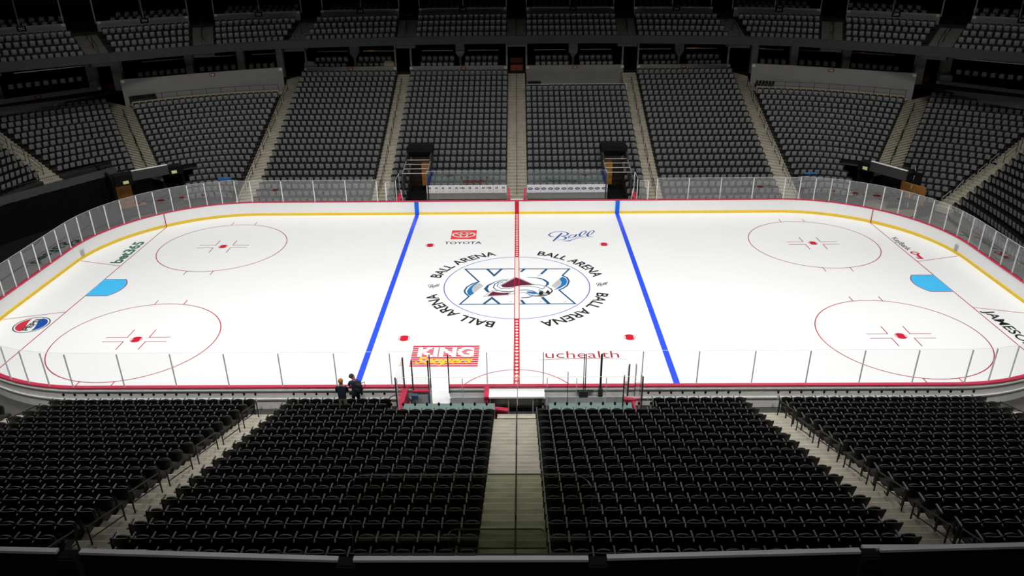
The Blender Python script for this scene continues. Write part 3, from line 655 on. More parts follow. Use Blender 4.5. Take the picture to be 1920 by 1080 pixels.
# upper aisles
M_USTAIR = mat('upper_concrete', (112, 110, 106), 0.85, spec=0.2, var=0.12, scale=2)
for j in range(len(UA)):
    mb = MB()
    for k in range(0, 17):
        o0 = 0.62+0.2*k; z = zu(0)+0.03+0.1125*max(0, k-2)
        A, B = path_pts(o0), path_pts(o0+0.2)
        (qa, da), (qb, db) = at_x(A, ux(j, o0)), at_x(B, ux(j, o0+0.2))
        w_ = 0.9
        c = [(qa[0]-da[0]*w_, qa[1]-da[1]*w_), (qa[0]+da[0]*w_, qa[1]+da[1]*w_), (qb[0]+db[0]*w_, qb[1]+db[1]*w_), (qb[0]-db[0]*w_, qb[1]-db[1]*w_)]
        mb.prism(c, z-0.6, z)
    tag(mb.build('upper_stairs', M_USTAIR), 'concrete stairs through the upper seating', kind='structure')
    if abs(UA[j][0]) > 38: continue
    o = empty('upper_handrail', (0, 0, 0)); tag(o, f'black handrail on the upper stairs, {ordw(j)} stairway from the left edge', 'handrail', 'handrails on the upper stairs')
    (qa, _), (qb, _) = at_x(path_pts(1.0), ux(j, 1.0)), at_x(path_pts(3.6), ux(j, 3.6))
    m_ = MB(); m_.tube([(*qa, zu(0)+0.9), (*qb, zu(3)+1.0)], 0.03); m_.build('rail_bar', M_RAIL, o)
    for q_, zz in ((qa, zu(0)), (qb, zu(3)), (lerp(qa, qb, 0.5), zu(1.5))):
        m_ = MB(); m_.tube([(*q_, zz), (*q_, zz+0.93)], 0.025); m_.build('post', M_RAIL, o)
# wall behind the upper rows, one strip per section, with its number sign
NUM_U = {0: '252', 1: '254', 2: '256', 3: '258', 4: '260', 5: '202', 6: '204', 7: '206', 8: '208', 9: '210'}   # by section from the left
PW = path_pts(4.35); WI = 0
for j in range(len(UA)-1):
    xa, xb = ux(j, 4.35)+0.95, ux(j+1, 4.35)-0.95; mb = MB(); ds = np.linspace(xa, xb, 9)
    pts = [at_x(PW, x)[0] for x in ds]
    for i in range(8): mb.obox(pts[i], pts[i+1], 0.12, 12.0, 13.16)
    WI += 1; tag(mb.build(f'wall_upper_{WI}', M_WALL), 'grey low wall behind the upper rows', kind='structure')
    xm = (xa+xb)/2+(0.3 if j >= 5 else 0.0); (c, d) = at_x(PW, xm); n = (d[1], -d[0])
    o = empty('section_sign', (c[0]+n[0]*0.03, c[1]+n[1]*0.03, 12.98)); o.rotation_euler = (0, 0, math.atan2(d[1], d[0]))
    tag(o, f'black sign with section number {NUM_U[j]} on the grey upper wall', 'sign', 'section number signs')
    mb = MB(); mb.box(-0.34, 0.34, -0.03, 0.0, -0.19, 0.19); pl = mb.build('sign_plate', M_BLACK, o)
    mb = MB(); text_wall(mb, NUM_U[j], (0, -0.036, 0), (1, 0, 0), (0, 0, 1), 0.42, 0.2, 0.01); mb.build('sign_digits', M_WHITE, pl)
    for e in (xa+0.15, xb-0.15):
        (c, d) = at_x(PW, e); n = (d[1], -d[0]); o = MB(); o.obox((c[0]-d[0]*0.13+n[0]*0.035, c[1]-d[1]*0.13+n[1]*0.035), (c[0]+d[0]*0.13+n[0]*0.035, c[1]+d[1]*0.13+n[1]*0.035), 0.02, 12.93, 13.13)
        g = o.build('row_plate', mat('plate_white', (205, 205, 195), 0.6), None); tag(g, f'small white plate at the {"left" if e < (xa+xb)/2 else "right"} end of the wall under sign {NUM_U[j]}', 'plate', 'small white wall plates')
# upper suites behind: dark back wall, floor, thin mullions
pb = path_pts(10.0); pc = path_pts(4.4)
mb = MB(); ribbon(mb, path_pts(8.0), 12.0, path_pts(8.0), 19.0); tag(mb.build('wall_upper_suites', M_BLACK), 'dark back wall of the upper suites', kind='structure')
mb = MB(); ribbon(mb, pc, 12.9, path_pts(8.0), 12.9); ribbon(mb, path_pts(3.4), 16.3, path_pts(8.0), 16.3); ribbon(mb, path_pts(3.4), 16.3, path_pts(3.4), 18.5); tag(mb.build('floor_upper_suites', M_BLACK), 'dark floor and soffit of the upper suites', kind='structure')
for j in range(len(UA)-1):
    a_, b_ = ux(j, 4.7), ux(j+1, 4.7)
    for kk, x in enumerate((a_+0.98, (a_+b_)/2, b_-0.98)):
        (c, d) = at_x(path_pts(4.7), x); mb = MB(); w_ = 0.05 if kk != 1 else 0.045
        mb.obox((c[0]-d[0]*w_, c[1]-d[1]*w_), (c[0]+d[0]*w_, c[1]+d[1]*w_), 0.1, 12.9, 16.3)
        if kk == 1: mb.obox((c[0]-d[0]*0.05, c[1]-d[1]*0.05), (c[0]+d[0]*0.05, c[1]+d[1]*0.05), 0.8, 13.7, 16.3)
        tag(mb.build('suite_column', M_WALL), f'thin grey column, {("left end", "middle", "right end")[kk]} of the upper suites over sign {NUM_U[j]}', 'column', 'upper suite columns')
    P = path_pts(5.4)
    for k in range(2):
        P = path_pts(5.3+0.9*k)
        for x in np.arange(a_+1.8, b_-1.6, 0.58):
            (c, d) = at_x(P, x); U_SEATS.append((c[0], c[1], 12.9+0.3*k-0.35, math.atan2(d[1], d[0])+PI))
REST += U_SEATS

# ------------------------------------------------------------------ lower wall and suites behind the lower rows
SUITE_SEATS = []
def low_wall(nm, pts, z0, z1, num, tcol, num_t=0.5, trim=True):
    mb = MB()
    for a, b in zip(pts[:-1], pts[1:]): mb.obox(a, b, 0.14, z0, z1)
    w_ = mb.build(nm, M_WALL); tag(w_, f'grey wall behind the rows under section sign {num}', kind='structure')
    mb = MB()
    for a, b in zip(pts[:-1], pts[1:]): mb.obox(a, b, 0.18, z1, z1+0.035)
    o = mb.build('wall_cap', mat('cap_tan', (140, 120, 96), 0.5), w_)
    seg = [math.hypot(b[0]-a[0], b[1]-a[1]) for a, b in zip(pts[:-1], pts[1:])]; T_ = sum(seg)
    def along(t):
        s_ = t*T_
        for (a, b), l in zip(zip(pts[:-1], pts[1:]), seg):
            if s_ <= l: return lerp(a, b, s_/l), ((b[0]-a[0])/l, (b[1]-a[1])/l)
            s_ -= l
        return pts[-1], ((pts[-1][0]-pts[-2][0])/seg[-1], (pts[-1][1]-pts[-2][1])/seg[-1])
    (c, d) = along(num_t); n = (d[1], -d[0])
    o = empty('section_sign', (c[0]+n[0]*0.02, c[1]+n[1]*0.02, z1-0.16)); o.rotation_euler = (0, 0, math.atan2(d[1], d[0]))
    tag(o, f'maroon sign with section number {num} on the grey wall', 'sign', 'section number signs')
    mb = MB(); mb.box(-0.25, 0.25, -0.03, 0, -0.13, 0.13); pl = mb.build('sign_plate', M_TAG, o)
    mb = MB(); text_wall(mb, num, (0, -0.036, 0), (1, 0, 0), (0, 0, 1), 0.32, 0.16, 0.01); mb.build('sign_digits', M_WHITE, pl)
    for t, e in ((0.012, 'left'), (0.988, 'right')):
        (c, d) = along(t); n = (d[1], -d[0]); m_ = MB(); m_.obox((c[0]-d[0]*0.14+n[0]*0.03, c[1]-d[1]*0.14+n[1]*0.03), (c[0]+d[0]*0.14+n[0]*0.03, c[1]+d[1]*0.14+n[1]*0.03), 0.02, z1-0.26, z1-0.03)
        tag(m_.build('row_plate', mat('plate_white', (205, 205, 195), 0.6)), f'small white plate at the {e} end of the wall under sign {num}', 'plate', 'small white wall plates')
    return along
yw = 33.05
low_wall('wall_section_1', [(-10.35, yw), (-0.95, yw)], 6.9, 8.05, '148', 0, 0.55)
low_wall('wall_section_2', [(0.95, yw), (10.35, yw)], 5.8, 8.05, '102', 0, 0.5)
low_wall('wall_section_3', [(-20.6, yw-0.05), (-11.7, yw)], 6.9, 8.05, '146', 0, 0.5)
low_wall('wall_section_4', [(11.7, yw), (20.6, yw-0.05)], 6.9, 8.05, '104', 0, 0.5)
S2W = [(21.9, 30.15), (25, 28.95), (28.2, 27.35), (31.2, 25.75), (34.3, 24.2)]
low_wall('wall_section_5', [(-x, y) for x, y in S2W[::-1]], 6.2, 8.5, '144', 0, 0.55)
low_wall('wall_section_6', S2W, 6.2, 8.5, '106', 0, 0.5)
S3W = [(37.0, 25.9), (39.5, 23.2), (41.8, 20.6), (43.4, 18.4), (45, 15)]
low_wall('wall_section_7', [(-x, y) for x, y in S3W[::-1]], 6.2, 7.68, '142', 0, 0.62)
low_wall('wall_section_8', S3W, 6.2, 7.62, '108', 0, 0.55)
# suite interiors
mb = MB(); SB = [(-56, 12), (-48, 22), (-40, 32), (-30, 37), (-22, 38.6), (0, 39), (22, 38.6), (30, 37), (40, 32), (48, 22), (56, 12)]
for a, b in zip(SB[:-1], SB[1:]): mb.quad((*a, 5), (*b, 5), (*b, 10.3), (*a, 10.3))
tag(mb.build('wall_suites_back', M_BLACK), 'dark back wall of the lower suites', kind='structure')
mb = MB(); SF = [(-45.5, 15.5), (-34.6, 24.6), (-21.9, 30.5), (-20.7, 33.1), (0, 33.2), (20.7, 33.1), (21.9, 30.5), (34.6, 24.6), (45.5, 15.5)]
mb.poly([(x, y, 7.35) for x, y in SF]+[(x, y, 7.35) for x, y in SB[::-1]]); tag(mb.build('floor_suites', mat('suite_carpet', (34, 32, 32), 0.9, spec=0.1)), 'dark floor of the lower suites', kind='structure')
for xa, xb in ((-10.2, -1.0), (1.0, 10.2), (-20.4, -11.8), (11.8, 20.4)):
    xm = (xa+xb)/2
    for k, (yy, zz) in enumerate(((33.75, 7.55), (34.75, 7.98))):
        for h in (-1, 1):
            for i in range(6):
                SUITE_SEATS.append((xm+h*(0.75+0.56*i), yy, zz, PI))
    # tapered middle column and thin end posts
    w0 = 'left centre' if xm < -1 and xm > -9 else 'right centre' if 0 < xm < 9 else 'left outer' if xm < 0 else 'right outer'
    mb = MB(); y = 35.3
    mb.add([(xm-0.44, y, 9.0), (xm+0.44, y, 9.0), (xm+0.44, y, 10.3), (xm-0.44, y, 10.3), (xm-0.44, y+0.5, 9.0), (xm+0.44, y+0.5, 9.0), (xm+0.44, y+0.5, 10.3), (xm-0.44, y+0.5, 10.3)], [(0, 1, 2, 3), (5, 4, 7, 6), (4, 0, 3, 7), (1, 5, 6, 2)])
    mb.add([(xm-0.1, y, 8.5), (xm+0.1, y, 8.5), (xm+0.44, y, 9.0), (xm-0.44, y, 9.0), (xm-0.1, y+0.5, 8.5), (xm+0.1, y+0.5, 8.5), (xm+0.44, y+0.5, 9.0), (xm-0.44, y+0.5, 9.0)], [(0, 1, 2, 3), (5, 4, 7, 6), (4, 0, 3, 7), (1, 5, 6, 2)])
    mb.box(xm-0.1, xm+0.1, y, y+0.5, 7.35, 8.5)
    tag(mb.build('suite_column', M_WALL), f'pale column with wide top in the middle of the {w0} suites', 'column', 'lower suite columns')
    for e, en in ((xa-0.05, 'left end'), (xb+0.05, 'right end')):
        mb = MB(); mb.box(e-0.08, e+0.08, 33.3, 33.55, 7.35, 10.3); tag(mb.build('suite_column', M_WALL), f'thin grey column at the {en} of the {w0} suites', 'column', 'lower suite columns')
    for h, hn in ((-1, 'left'), (1, 'right')):
        mb = MB(); mb.box(xm+h*2.3-1.55, xm+h*2.3+1.55, 35.9, 36.3, 9.1, 9.17); pass
        tag(mb.build('suite_counter', M_STEEL), f'narrow pale counter in the {hn} half of the {w0} suites', 'counter', 'suite counters')
# columns of the corner suites
for s, sn in ((-1, 'left'), (1, 'right')):
    for i, (x, y, wd) in enumerate(((22.6, 32.0, 0.3), (26.0, 31.0, 0.33), (30.2, 29.2, 0.33), (35.2, 25.6, 0.4), (37.8, 26.2, 0.4), (43.5, 21.0, 0.5))):
        mb = MB(); mb.box(s*x-wd, s*x+wd, y, y+0.5, 7.35, 10.3)
        tag(mb.build('suite_column', M_WALL), f'square grey column, {ordw(i+1)} outward in the {sn} corner suites', 'column', 'lower suite columns')
    for (xa, ya), (xb, yb_), hn in (((23.2, 31.5), (25.6, 30.7), 'first'), ((26.6, 30.6), (29.8, 29.2), 'second'), ((30.8, 28.8), (34.4, 26.6), 'third'), ((38.4, 24.9), (42.8, 20.9), 'fourth')):
        mb = MB(); a, b = (s*xa, ya+2.4), (s*xb, yb_+2.4); mb.obox(a, b, 0.35, 9.3, 9.37)
        tag(mb.build('suite_counter', M_STEEL), f'narrow pale counter, {hn} outward in the {sn} corner suites', 'counter', 'suite counters')
        a, b = (s*xa, ya+0.9), (s*xb, yb_+0.9); l = math.hypot(b[0]-a[0], b[1]-a[1]); ang = math.atan2((b[1]-a[1])*s, (b[0]-a[0])*s)
        for i in range(int(l/0.6)):
            q = lerp(a, b, (i+0.5)/int(l/0.6)); SUITE_SEATS.append((q[0], q[1], 7.85, ang+PI))
REST += SUITE_SEATS
# glowing screens and lamps in the suites
for nm, c, wd, ht, col, e, lab, cat in (('wall_lamp', (-14.9, 37.6, 9.95), 0.5, 0.55, (255, 170, 60), 1.6, 'small orange lamp glowing in the left outer suite', 'lamp'),
        ('television', (18.0, 38.0, 10.0), 1.25, 0.55, (235, 180, 90), 1.0, 'lit television glowing yellow in the right outer suite', 'television'),
        ('wall_lamp', (24.6, 36.5, 10.0), 0.45, 0.6, (225, 110, 50), 0.9, 'small orange lamp glowing in the right corner suite by the column', 'lamp'),
        ('wall_lamp', (33.6, 34.0, 10.05), 0.22, 0.6, (225, 110, 40), 0.8, 'thin orange lamp glowing far out in the right corner suite', 'lamp'),
        ('wall_lamp', (27.6, 36.6, 9.9), 0.5, 0.22, (190, 100, 50), 0.6, 'dim orange lamp glowing between two right corner columns', 'lamp'),
        ('light_panel', (20.55, 33.28, 9.95), 0.3, 0.75, (150, 200, 205), 0.7, 'pale blue light panel on the right outer suite end column', 'light'),
        ('wall_lamp', (-43.5, 28.5, 14.6), 0.25, 0.7, (225, 90, 40), 0.7, 'thin orange lamp high in the upper left suites', 'lamp')):
    mb = MB(); mb.box(c[0]-wd/2, c[0]+wd/2, c[1]-0.06, c[1], c[2]-ht/2, c[2]+ht/2)
    o = mb.build(nm, mat(f'glow_{col[0]}_{col[1]}_{col[2]}', col, 0.5, emit=e, var=0.3, scale=6)); tag(o, lab, cat)

# ------------------------------------------------------------------ the remaining seats: one object
def bulk(name, inst, parts):
    V = []; F = []; Mi = []; n0 = 0
    for _, v, f, mi in parts:
        V += v; F += [tuple(i+n0 for i in q) for q in f]; Mi += mi if isinstance(mi, list) else [mi]*len(f); n0 += len(v)
    V = np.array(V); nv = len(V); N = len(inst); I = np.array(inst)
    ca, sa = np.cos(I[:, 3]), np.sin(I[:, 3])
    X = V[None, :, 0]*ca[:, None]-V[None, :, 1]*sa[:, None]+I[:, 0:1]; Y = V[None, :, 0]*sa[:, None]+V[None, :, 1]*ca[:, None]+I[:, 1:2]; Zz = V[None, :, 2]+I[:, 2:3]
    co = np.stack([X, Y, Zz], 2).reshape(-1)
    loops = np.array([i for f in F for i in f]); tot = np.array([len(f) for f in F]); st = np.concatenate([[0], np.cumsum(tot)[:-1]])
    me = bpy.data.meshes.new(name); me.vertices.add(nv*N); me.vertices.foreach_set('co', co.astype(np.float32))
    me.loops.add(len(loops)*N); me.loops.foreach_set('vertex_index', (loops[None, :]+np.arange(N)[:, None]*nv).reshape(-1).astype(np.int32))
    me.polygons.add(len(F)*N); me.polygons.foreach_set('loop_start', (st[None, :]+np.arange(N)[:, None]*len(loops)).reshape(-1).astype(np.int32))
    for m in SEAT_M: me.materials.append(m)
    me.polygons.foreach_set('material_index', np.tile(Mi, N).astype(np.int32)); me.polygons.foreach_set('use_smooth', np.zeros(len(F)*N, dtype=bool))
    me.update(calc_edges=True); me.validate()
    o = bpy.data.objects.new(name, me); C.objects.link(o); return o
tag(bulk('seat_rows', REST, LO), 'rows of black folding seats filling the stands around the rink', 'seats', kind='stuff')

# ------------------------------------------------------------------ aisle stairs
def stairs(name, left, right, r0, r1, label, zoff=0.0, half=2, base=True):   # left(r), right(r): the two edges of the aisle
    mb = MB()
    for r in range(r0, r1+1):
        for h in range(half):
            a, b = r-1+h/half+0.14, r-1+(h+1)/half+0.14
            z = zfloor(r-1)+(zfloor(r)-zfloor(r-1))*(h+1)/half+zoff
            q = [left(a), right(a), right(b), left(b)]
            mb.mi = 0; z += 0.004; mb.prism(q, z-0.45, z)
            mb.mi = 1; qa = [lerp(left(a), left(b), 0.004), lerp(right(a), right(b), 0.004), lerp(right(a), right(b), 0.14), lerp(left(a), left(b), 0.14)]
            mb.prism(qa, z, z+0.004)
    return tag(mb.build('aisle_stairs', [M_STAIR, M_NOSE]), label, kind='structure')
def edges(x0, x1, s): return (lambda r: (x0, s*Y0(r))), (lambda r: (x1, s*Y0(r)))
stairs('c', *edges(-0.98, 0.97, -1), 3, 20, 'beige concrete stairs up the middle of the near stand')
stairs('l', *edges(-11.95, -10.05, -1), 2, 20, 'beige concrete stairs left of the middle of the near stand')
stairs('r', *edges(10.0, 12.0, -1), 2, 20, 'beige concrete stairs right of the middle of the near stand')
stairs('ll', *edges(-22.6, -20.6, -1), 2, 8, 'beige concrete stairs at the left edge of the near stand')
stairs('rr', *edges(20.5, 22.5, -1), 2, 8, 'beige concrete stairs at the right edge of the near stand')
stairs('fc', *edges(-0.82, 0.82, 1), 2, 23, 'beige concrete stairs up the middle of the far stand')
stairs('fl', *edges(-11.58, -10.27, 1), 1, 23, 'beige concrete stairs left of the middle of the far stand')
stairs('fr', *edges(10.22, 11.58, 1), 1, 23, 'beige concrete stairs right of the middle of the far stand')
for s, nm in ((-1, 'left'), (1, 'right')):
    cs_ = [q for q in FAR if q.name == 'corner '+nm][0]; ec = [q for q in FAR if q.name == 'end corner '+nm][0]; en = [q for q in FAR if q.name == 'end '+nm][0]
    stairs('f2', (lambda r, s=s: (s*20.8, Y0(r))), (lambda r, c=cs_: c.e0(r)), 1, 23, f'beige concrete stairs beside the {nm} corner seats of the far stand')
    stairs('f3', (lambda r, c=cs_: c.e1(r)), (lambda r, c=ec: c.e0(r)), 8, 20, f'beige concrete stairs between the two {nm} corner blocks')
    stairs('f4', (lambda r, c=ec: c.e1(r)), (lambda r, c=en: c.e0(r)), 9 if s < 0 else 2, 19, f'beige concrete stairs at the {nm} end stand')
# landing floors of the aisles behind the top rows and the dark exits
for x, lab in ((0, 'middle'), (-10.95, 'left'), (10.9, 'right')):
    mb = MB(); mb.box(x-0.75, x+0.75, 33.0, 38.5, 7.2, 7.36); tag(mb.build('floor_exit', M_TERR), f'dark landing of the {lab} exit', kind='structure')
mb = MB(); mb.box(-0.62, 0.62, 34.6, 36.2, 7.36, 7.9); mb.box(-0.62, 0.62, 36.2, 36.4, 7.36, 8.35); tag(mb.build('exit_ramp', mat('rust_wood', (150, 72, 34), 0.6)), 'orange brown ramp at the top of the far middle stairs', 'ramp')
for s, nm in ((-1, 'left'), (1, 'right')):
    mb = MB(); mb.prism([(s*35.4, 25.6), (s*37.0, 27.2), (s*38.2, 29.2), (s*36.0, 28.6)], 6.9, 7.35+0.2); tag(mb.build('exit_ramp', mat('rust_wood', (150, 72, 34), 0.6)), f'orange brown ramp at the top of the {nm} corner stairs', 'ramp')

# ------------------------------------------------------------------ handrails
def rail_unit(p, q, zp, zq, label, group='aisle handrails', h=0.92, mid=True, m=None, r=0.024):
    o = empty('handrail', (p[0], p[1], zp)); tag(o, label, 'handrail', group)
    L = lambda x, y, z: (x-p[0], y-p[1], z-zp)
    m = m or M_RAIL
    mb = MB(); mb.tube([L(p[0], p[1], zp+h), L(q[0], q[1], zq+h)], r); mb.build('top_bar', m, o)
    if mid: mb = MB(); mb.tube([L(p[0], p[1], zp+h*0.55), L(q[0], q[1], zq+h*0.55)], r*0.8); mb.build('middle_bar', m, o)
    for a, z in ((p, zp), (q, zq)):
        mb = MB(); mb.tube([L(a[0], a[1], z), L(a[0], a[1], z+h+r)], r); mb.build('post', m, o)
    return o
def rails(fn, rs, span, lab, start=1):
    for i, r in enumerate(rs):
        p, q = fn(r), fn(r+span); rail_unit(p, q, zfloor(math.floor(r))+0.02, zfloor(math.floor(r+span))+0.02, f'black steel handrail on the {lab}, {ordw(i+1)} up from the rink')
rails(lambda r: (-11.42, -Y0(r)), [1.4, 3.9, 6.4, 8.9, 11.4, 13.9, 16.4], 1.9, 'near left stairs')
rails(lambda r: (11.48, -Y0(r)), [1.4, 3.9, 6.4, 8.9, 11.4, 13.9, 16.4], 1.9, 'near right stairs')
rails(lambda r: (-21.0, -Y0(r)), [1.6], 2.2, 'near left edge stairs'); rails(lambda r: (20.95, -Y0(r)), [1.6], 2.2, 'near right edge stairs')
rails(lambda r: (0.02, -Y0(r)), [1.2, 3.6, 6.0, 8.4, 10.8, 13.2, 15.6], 2.1, 'near middle stairs')
rails(lambda r: (0.0, Y0(r)), [2.4, 6.4, 10.4, 14.4, 18.4], 3.9, 'far middle stairs')
rails(lambda r: (-11.0, Y0(r)), [1.3, 3.9, 6.9, 9.9, 12.9, 15.9, 18.9], 2.0, 'far left stairs')
rails(lambda r: (10.95, Y0(r)), [1.3, 3.9, 6.9, 9.9, 12.9, 15.9, 18.9], 2.0, 'far right stairs')
for s, nm in ((-1, 'left'), (1, 'right')):
    cs_ = [q for q in FAR if q.name == 'corner '+nm][0]; ec = [q for q in FAR if q.name == 'end corner '+nm][0]; en = [q for q in FAR if q.name == 'end '+nm][0]
    rails(lambda r: lerp((s*20.8, Y0(r)), cs_.e0(r), 0.7), [1.3, 3.9, 6.9, 9.9, 12.9, 15.9, 18.6], 2.0, f'far {nm} corner stairs')
    rails(lambda r: lerp(cs_.e1(r), ec.e0(r), 0.5), [7.3, 9.9, 12.6, 15.3], 2.2, f'stairs between {nm} corner blocks')
    rails(lambda r: lerp(ec.e1(r), en.e0(r), 0.5), [9.5, 12.0, 14.6], 1.9, f'{nm} end stand stairs')
ec = [q for q in FAR if q.name == 'end corner right'][0]; en = [q for q in FAR if q.name == 'end right'][0]
for i, r in enumerate((1.2, 2.9, 4.6, 6.3, 8.0)):
    p, q = lerp(ec.e1(r), en.e0(r), 0.25), lerp(ec.e1(r+1.2), en.e0(r+1.2), 0.25)
    rail_unit(p, q, zfloor(int(r))-0.1, zfloor(int(r+1.2)), f'pale steel handrail on the right lower stairs, {ordw(i+1)} up from the glass', 'pale lower stair handrails', m=M_STEEL, r=0.03)

# ------------------------------------------------------------------ rails and platforms for the corner and centre platforms
for s, nm in ((-1, 'left'), (1, 'right')):
    cs_ = [q for q in FAR if q.name == 'corner '+nm][0]; mb = MB(); ts = np.linspace(0, 1, 11)
    A = [lerp(cs_.P(19, t), cs_.P(20, t), 0.16) for t in ts]; B = [lerp(cs_.P(19, t), cs_.P(20, t), 2.7) for t in ts]
    z = zfloor(20)+0.1
    for i in range(10):
        mb.quad((*A[i], z), (*A[i+1], z), (*B[i+1], z), (*B[i], z)); mb.quad((*A[i], 5.5), (*A[i+1], 5.5), (*A[i+1], z), (*A[i], z))
    tag(mb.build('floor_platform', M_STAIR), f'concrete platform above the {nm} corner seats', kind='structure')
    o = empty('platform_rail', (0, 0, 0)); tag(o, f'dark platform railing with pale panels above the {nm} corner seats', 'railing')
    A = [lerp(cs_.P(19, t), cs_.P(20, t), 0.3) for t in ts]
    mb = MB(); mb.tube([(*p, z+0.98) for p in A], 0.025); mb.tube([(*p, z+0.6) for p in A], 0.018); mb.build('top_bar', M_RAIL, o)
    mb = MB()
    for i in range(10): mb.obox(A[i], A[i+1], 0.02, z+0.12, z+0.5)
    mb.build('kick_panel', mat('tan_panel', (160, 148, 122), 0.6), o)
    for p in A: mb = MB(); mb.tube([(*p, z), (*p, z+1.0)], 0.022); mb.build('post', M_RAIL, o)
mb = MB(); y = Y0(19)+0.14; z = zfloor(20)-0.25
mb.box(0.9, 10.3, y, yw, 5.0, z); tag(mb.build('floor_platform_centre', M_STAIR), 'grey platform above the far centre right rows', kind='structure')
o = empty('platform_rail', (5.6, y+0.1, z)); tag(o, 'white platform railing with panels above the far centre right rows', 'railing')
mb = MB(); mb.box(-4.65, 4.75, -0.02, 0.02, 0.0, 0.12); mb.box(-4.65, 4.75, -0.02, 0.02, 0.74, 0.78); mb.build('top_bar', M_WHITE, o)
for i in range(9):
    mb = MB(); x = -4.65+i*1.17; mb.box(x-0.025, x+0.025, -0.03, 0.03, 0, 0.8); mb.build('post', M_WHITE, o)
mb = MB(); mb.box(-3.4, 3.6, 0.02, 0.03, 0.12, 0.72); mb.build('pane', glass('rail_glass', (0.8, 0.82, 0.8), 1.2), o)
# stacks of folding chairs on the platforms
def folding_chair(i, x, y, z, rz, lab, grp):
    o = empty('folding_chair', (x, y, z), rz); tag(o, lab, 'chair', grp)
    mb = MB()
    for sx in (-0.2, 0.2):
        mb.tube([(sx, -0.14, 0), (sx, 0.06, 0.88)], 0.016, 5); mb.tube([(sx, 0.12, 0), (sx, -0.08, 0.62)], 0.016, 5)
    mb.tube([(-0.2, 0.06, 0.88), (0.2, 0.06, 0.88)], 0.016, 5); mb.build('frame', M_RAIL, o)
    mb = MB(); mb.box(-0.19, 0.19, 0.03, 0.055, 0.62, 0.84); mb.build('backrest', M_PLAST, o)
    mb = MB(); mb.box(-0.18, 0.18, -0.04, -0.015, 0.28, 0.62); mb.build('seat', M_PLAST, o)
for i in range(5): folding_chair(i, 1.25+0.22*i, y+1.1, z, 0.3, f'dark folded chair, {ordw(i+1)} along the white platform rail', 'folded chairs on the centre platform')
cs_ = [q for q in FAR if q.name == 'corner right'][0]
for i in range(6):
    p = lerp(cs_.P(19, 0.02+0.022*i), cs_.P(20, 0.02+0.022*i), 1.3); folding_chair(i, p[0], p[1], zfloor(20)+0.1, 0.2-PI/2, f'dark folded chair, {ordw(i+1)} in the row on the right corner platform', 'folded chairs on the right platform')
cs_ = [q for q in FAR if q.name == 'corner left'][0]
for i in range(8):
    p = lerp(cs_.P(19, 0.99-0.02*i), cs_.P(20, 0.99-0.02*i), 1.3); folding_chair(i, p[0], p[1], zfloor(20)+0.1, 0.9, f'dark folded chair, {ordw(i+1)} in the row on the left corner platform', 'folded chairs on the left platform')
for i, (x, y_, z_, bw_, lab) in enumerate(((-20.2, 33.5, 8.05, 0.5, 'grey box on the wall left of section sign 146'), (37.6, 25.6, 7.62, 0.55, 'pale box on the wall left of section sign 108'), (-12.4, 33.4, 8.05, 0.48, 'tan box on the wall right of section sign 146'))):
    mb = MB(); mb.box(x-bw_, x+bw_, y_-0.1, y_+0.3, z_, z_+0.4); mb.box(x-bw_+0.1, x+bw_-0.1, y_-0.05, y_+0.25, z_+0.4, z_+0.5); tag(mb.build('service_box', M_WALL if i < 2 else mat('tan_box', (168, 158, 122), 0.6)), lab, 'box')

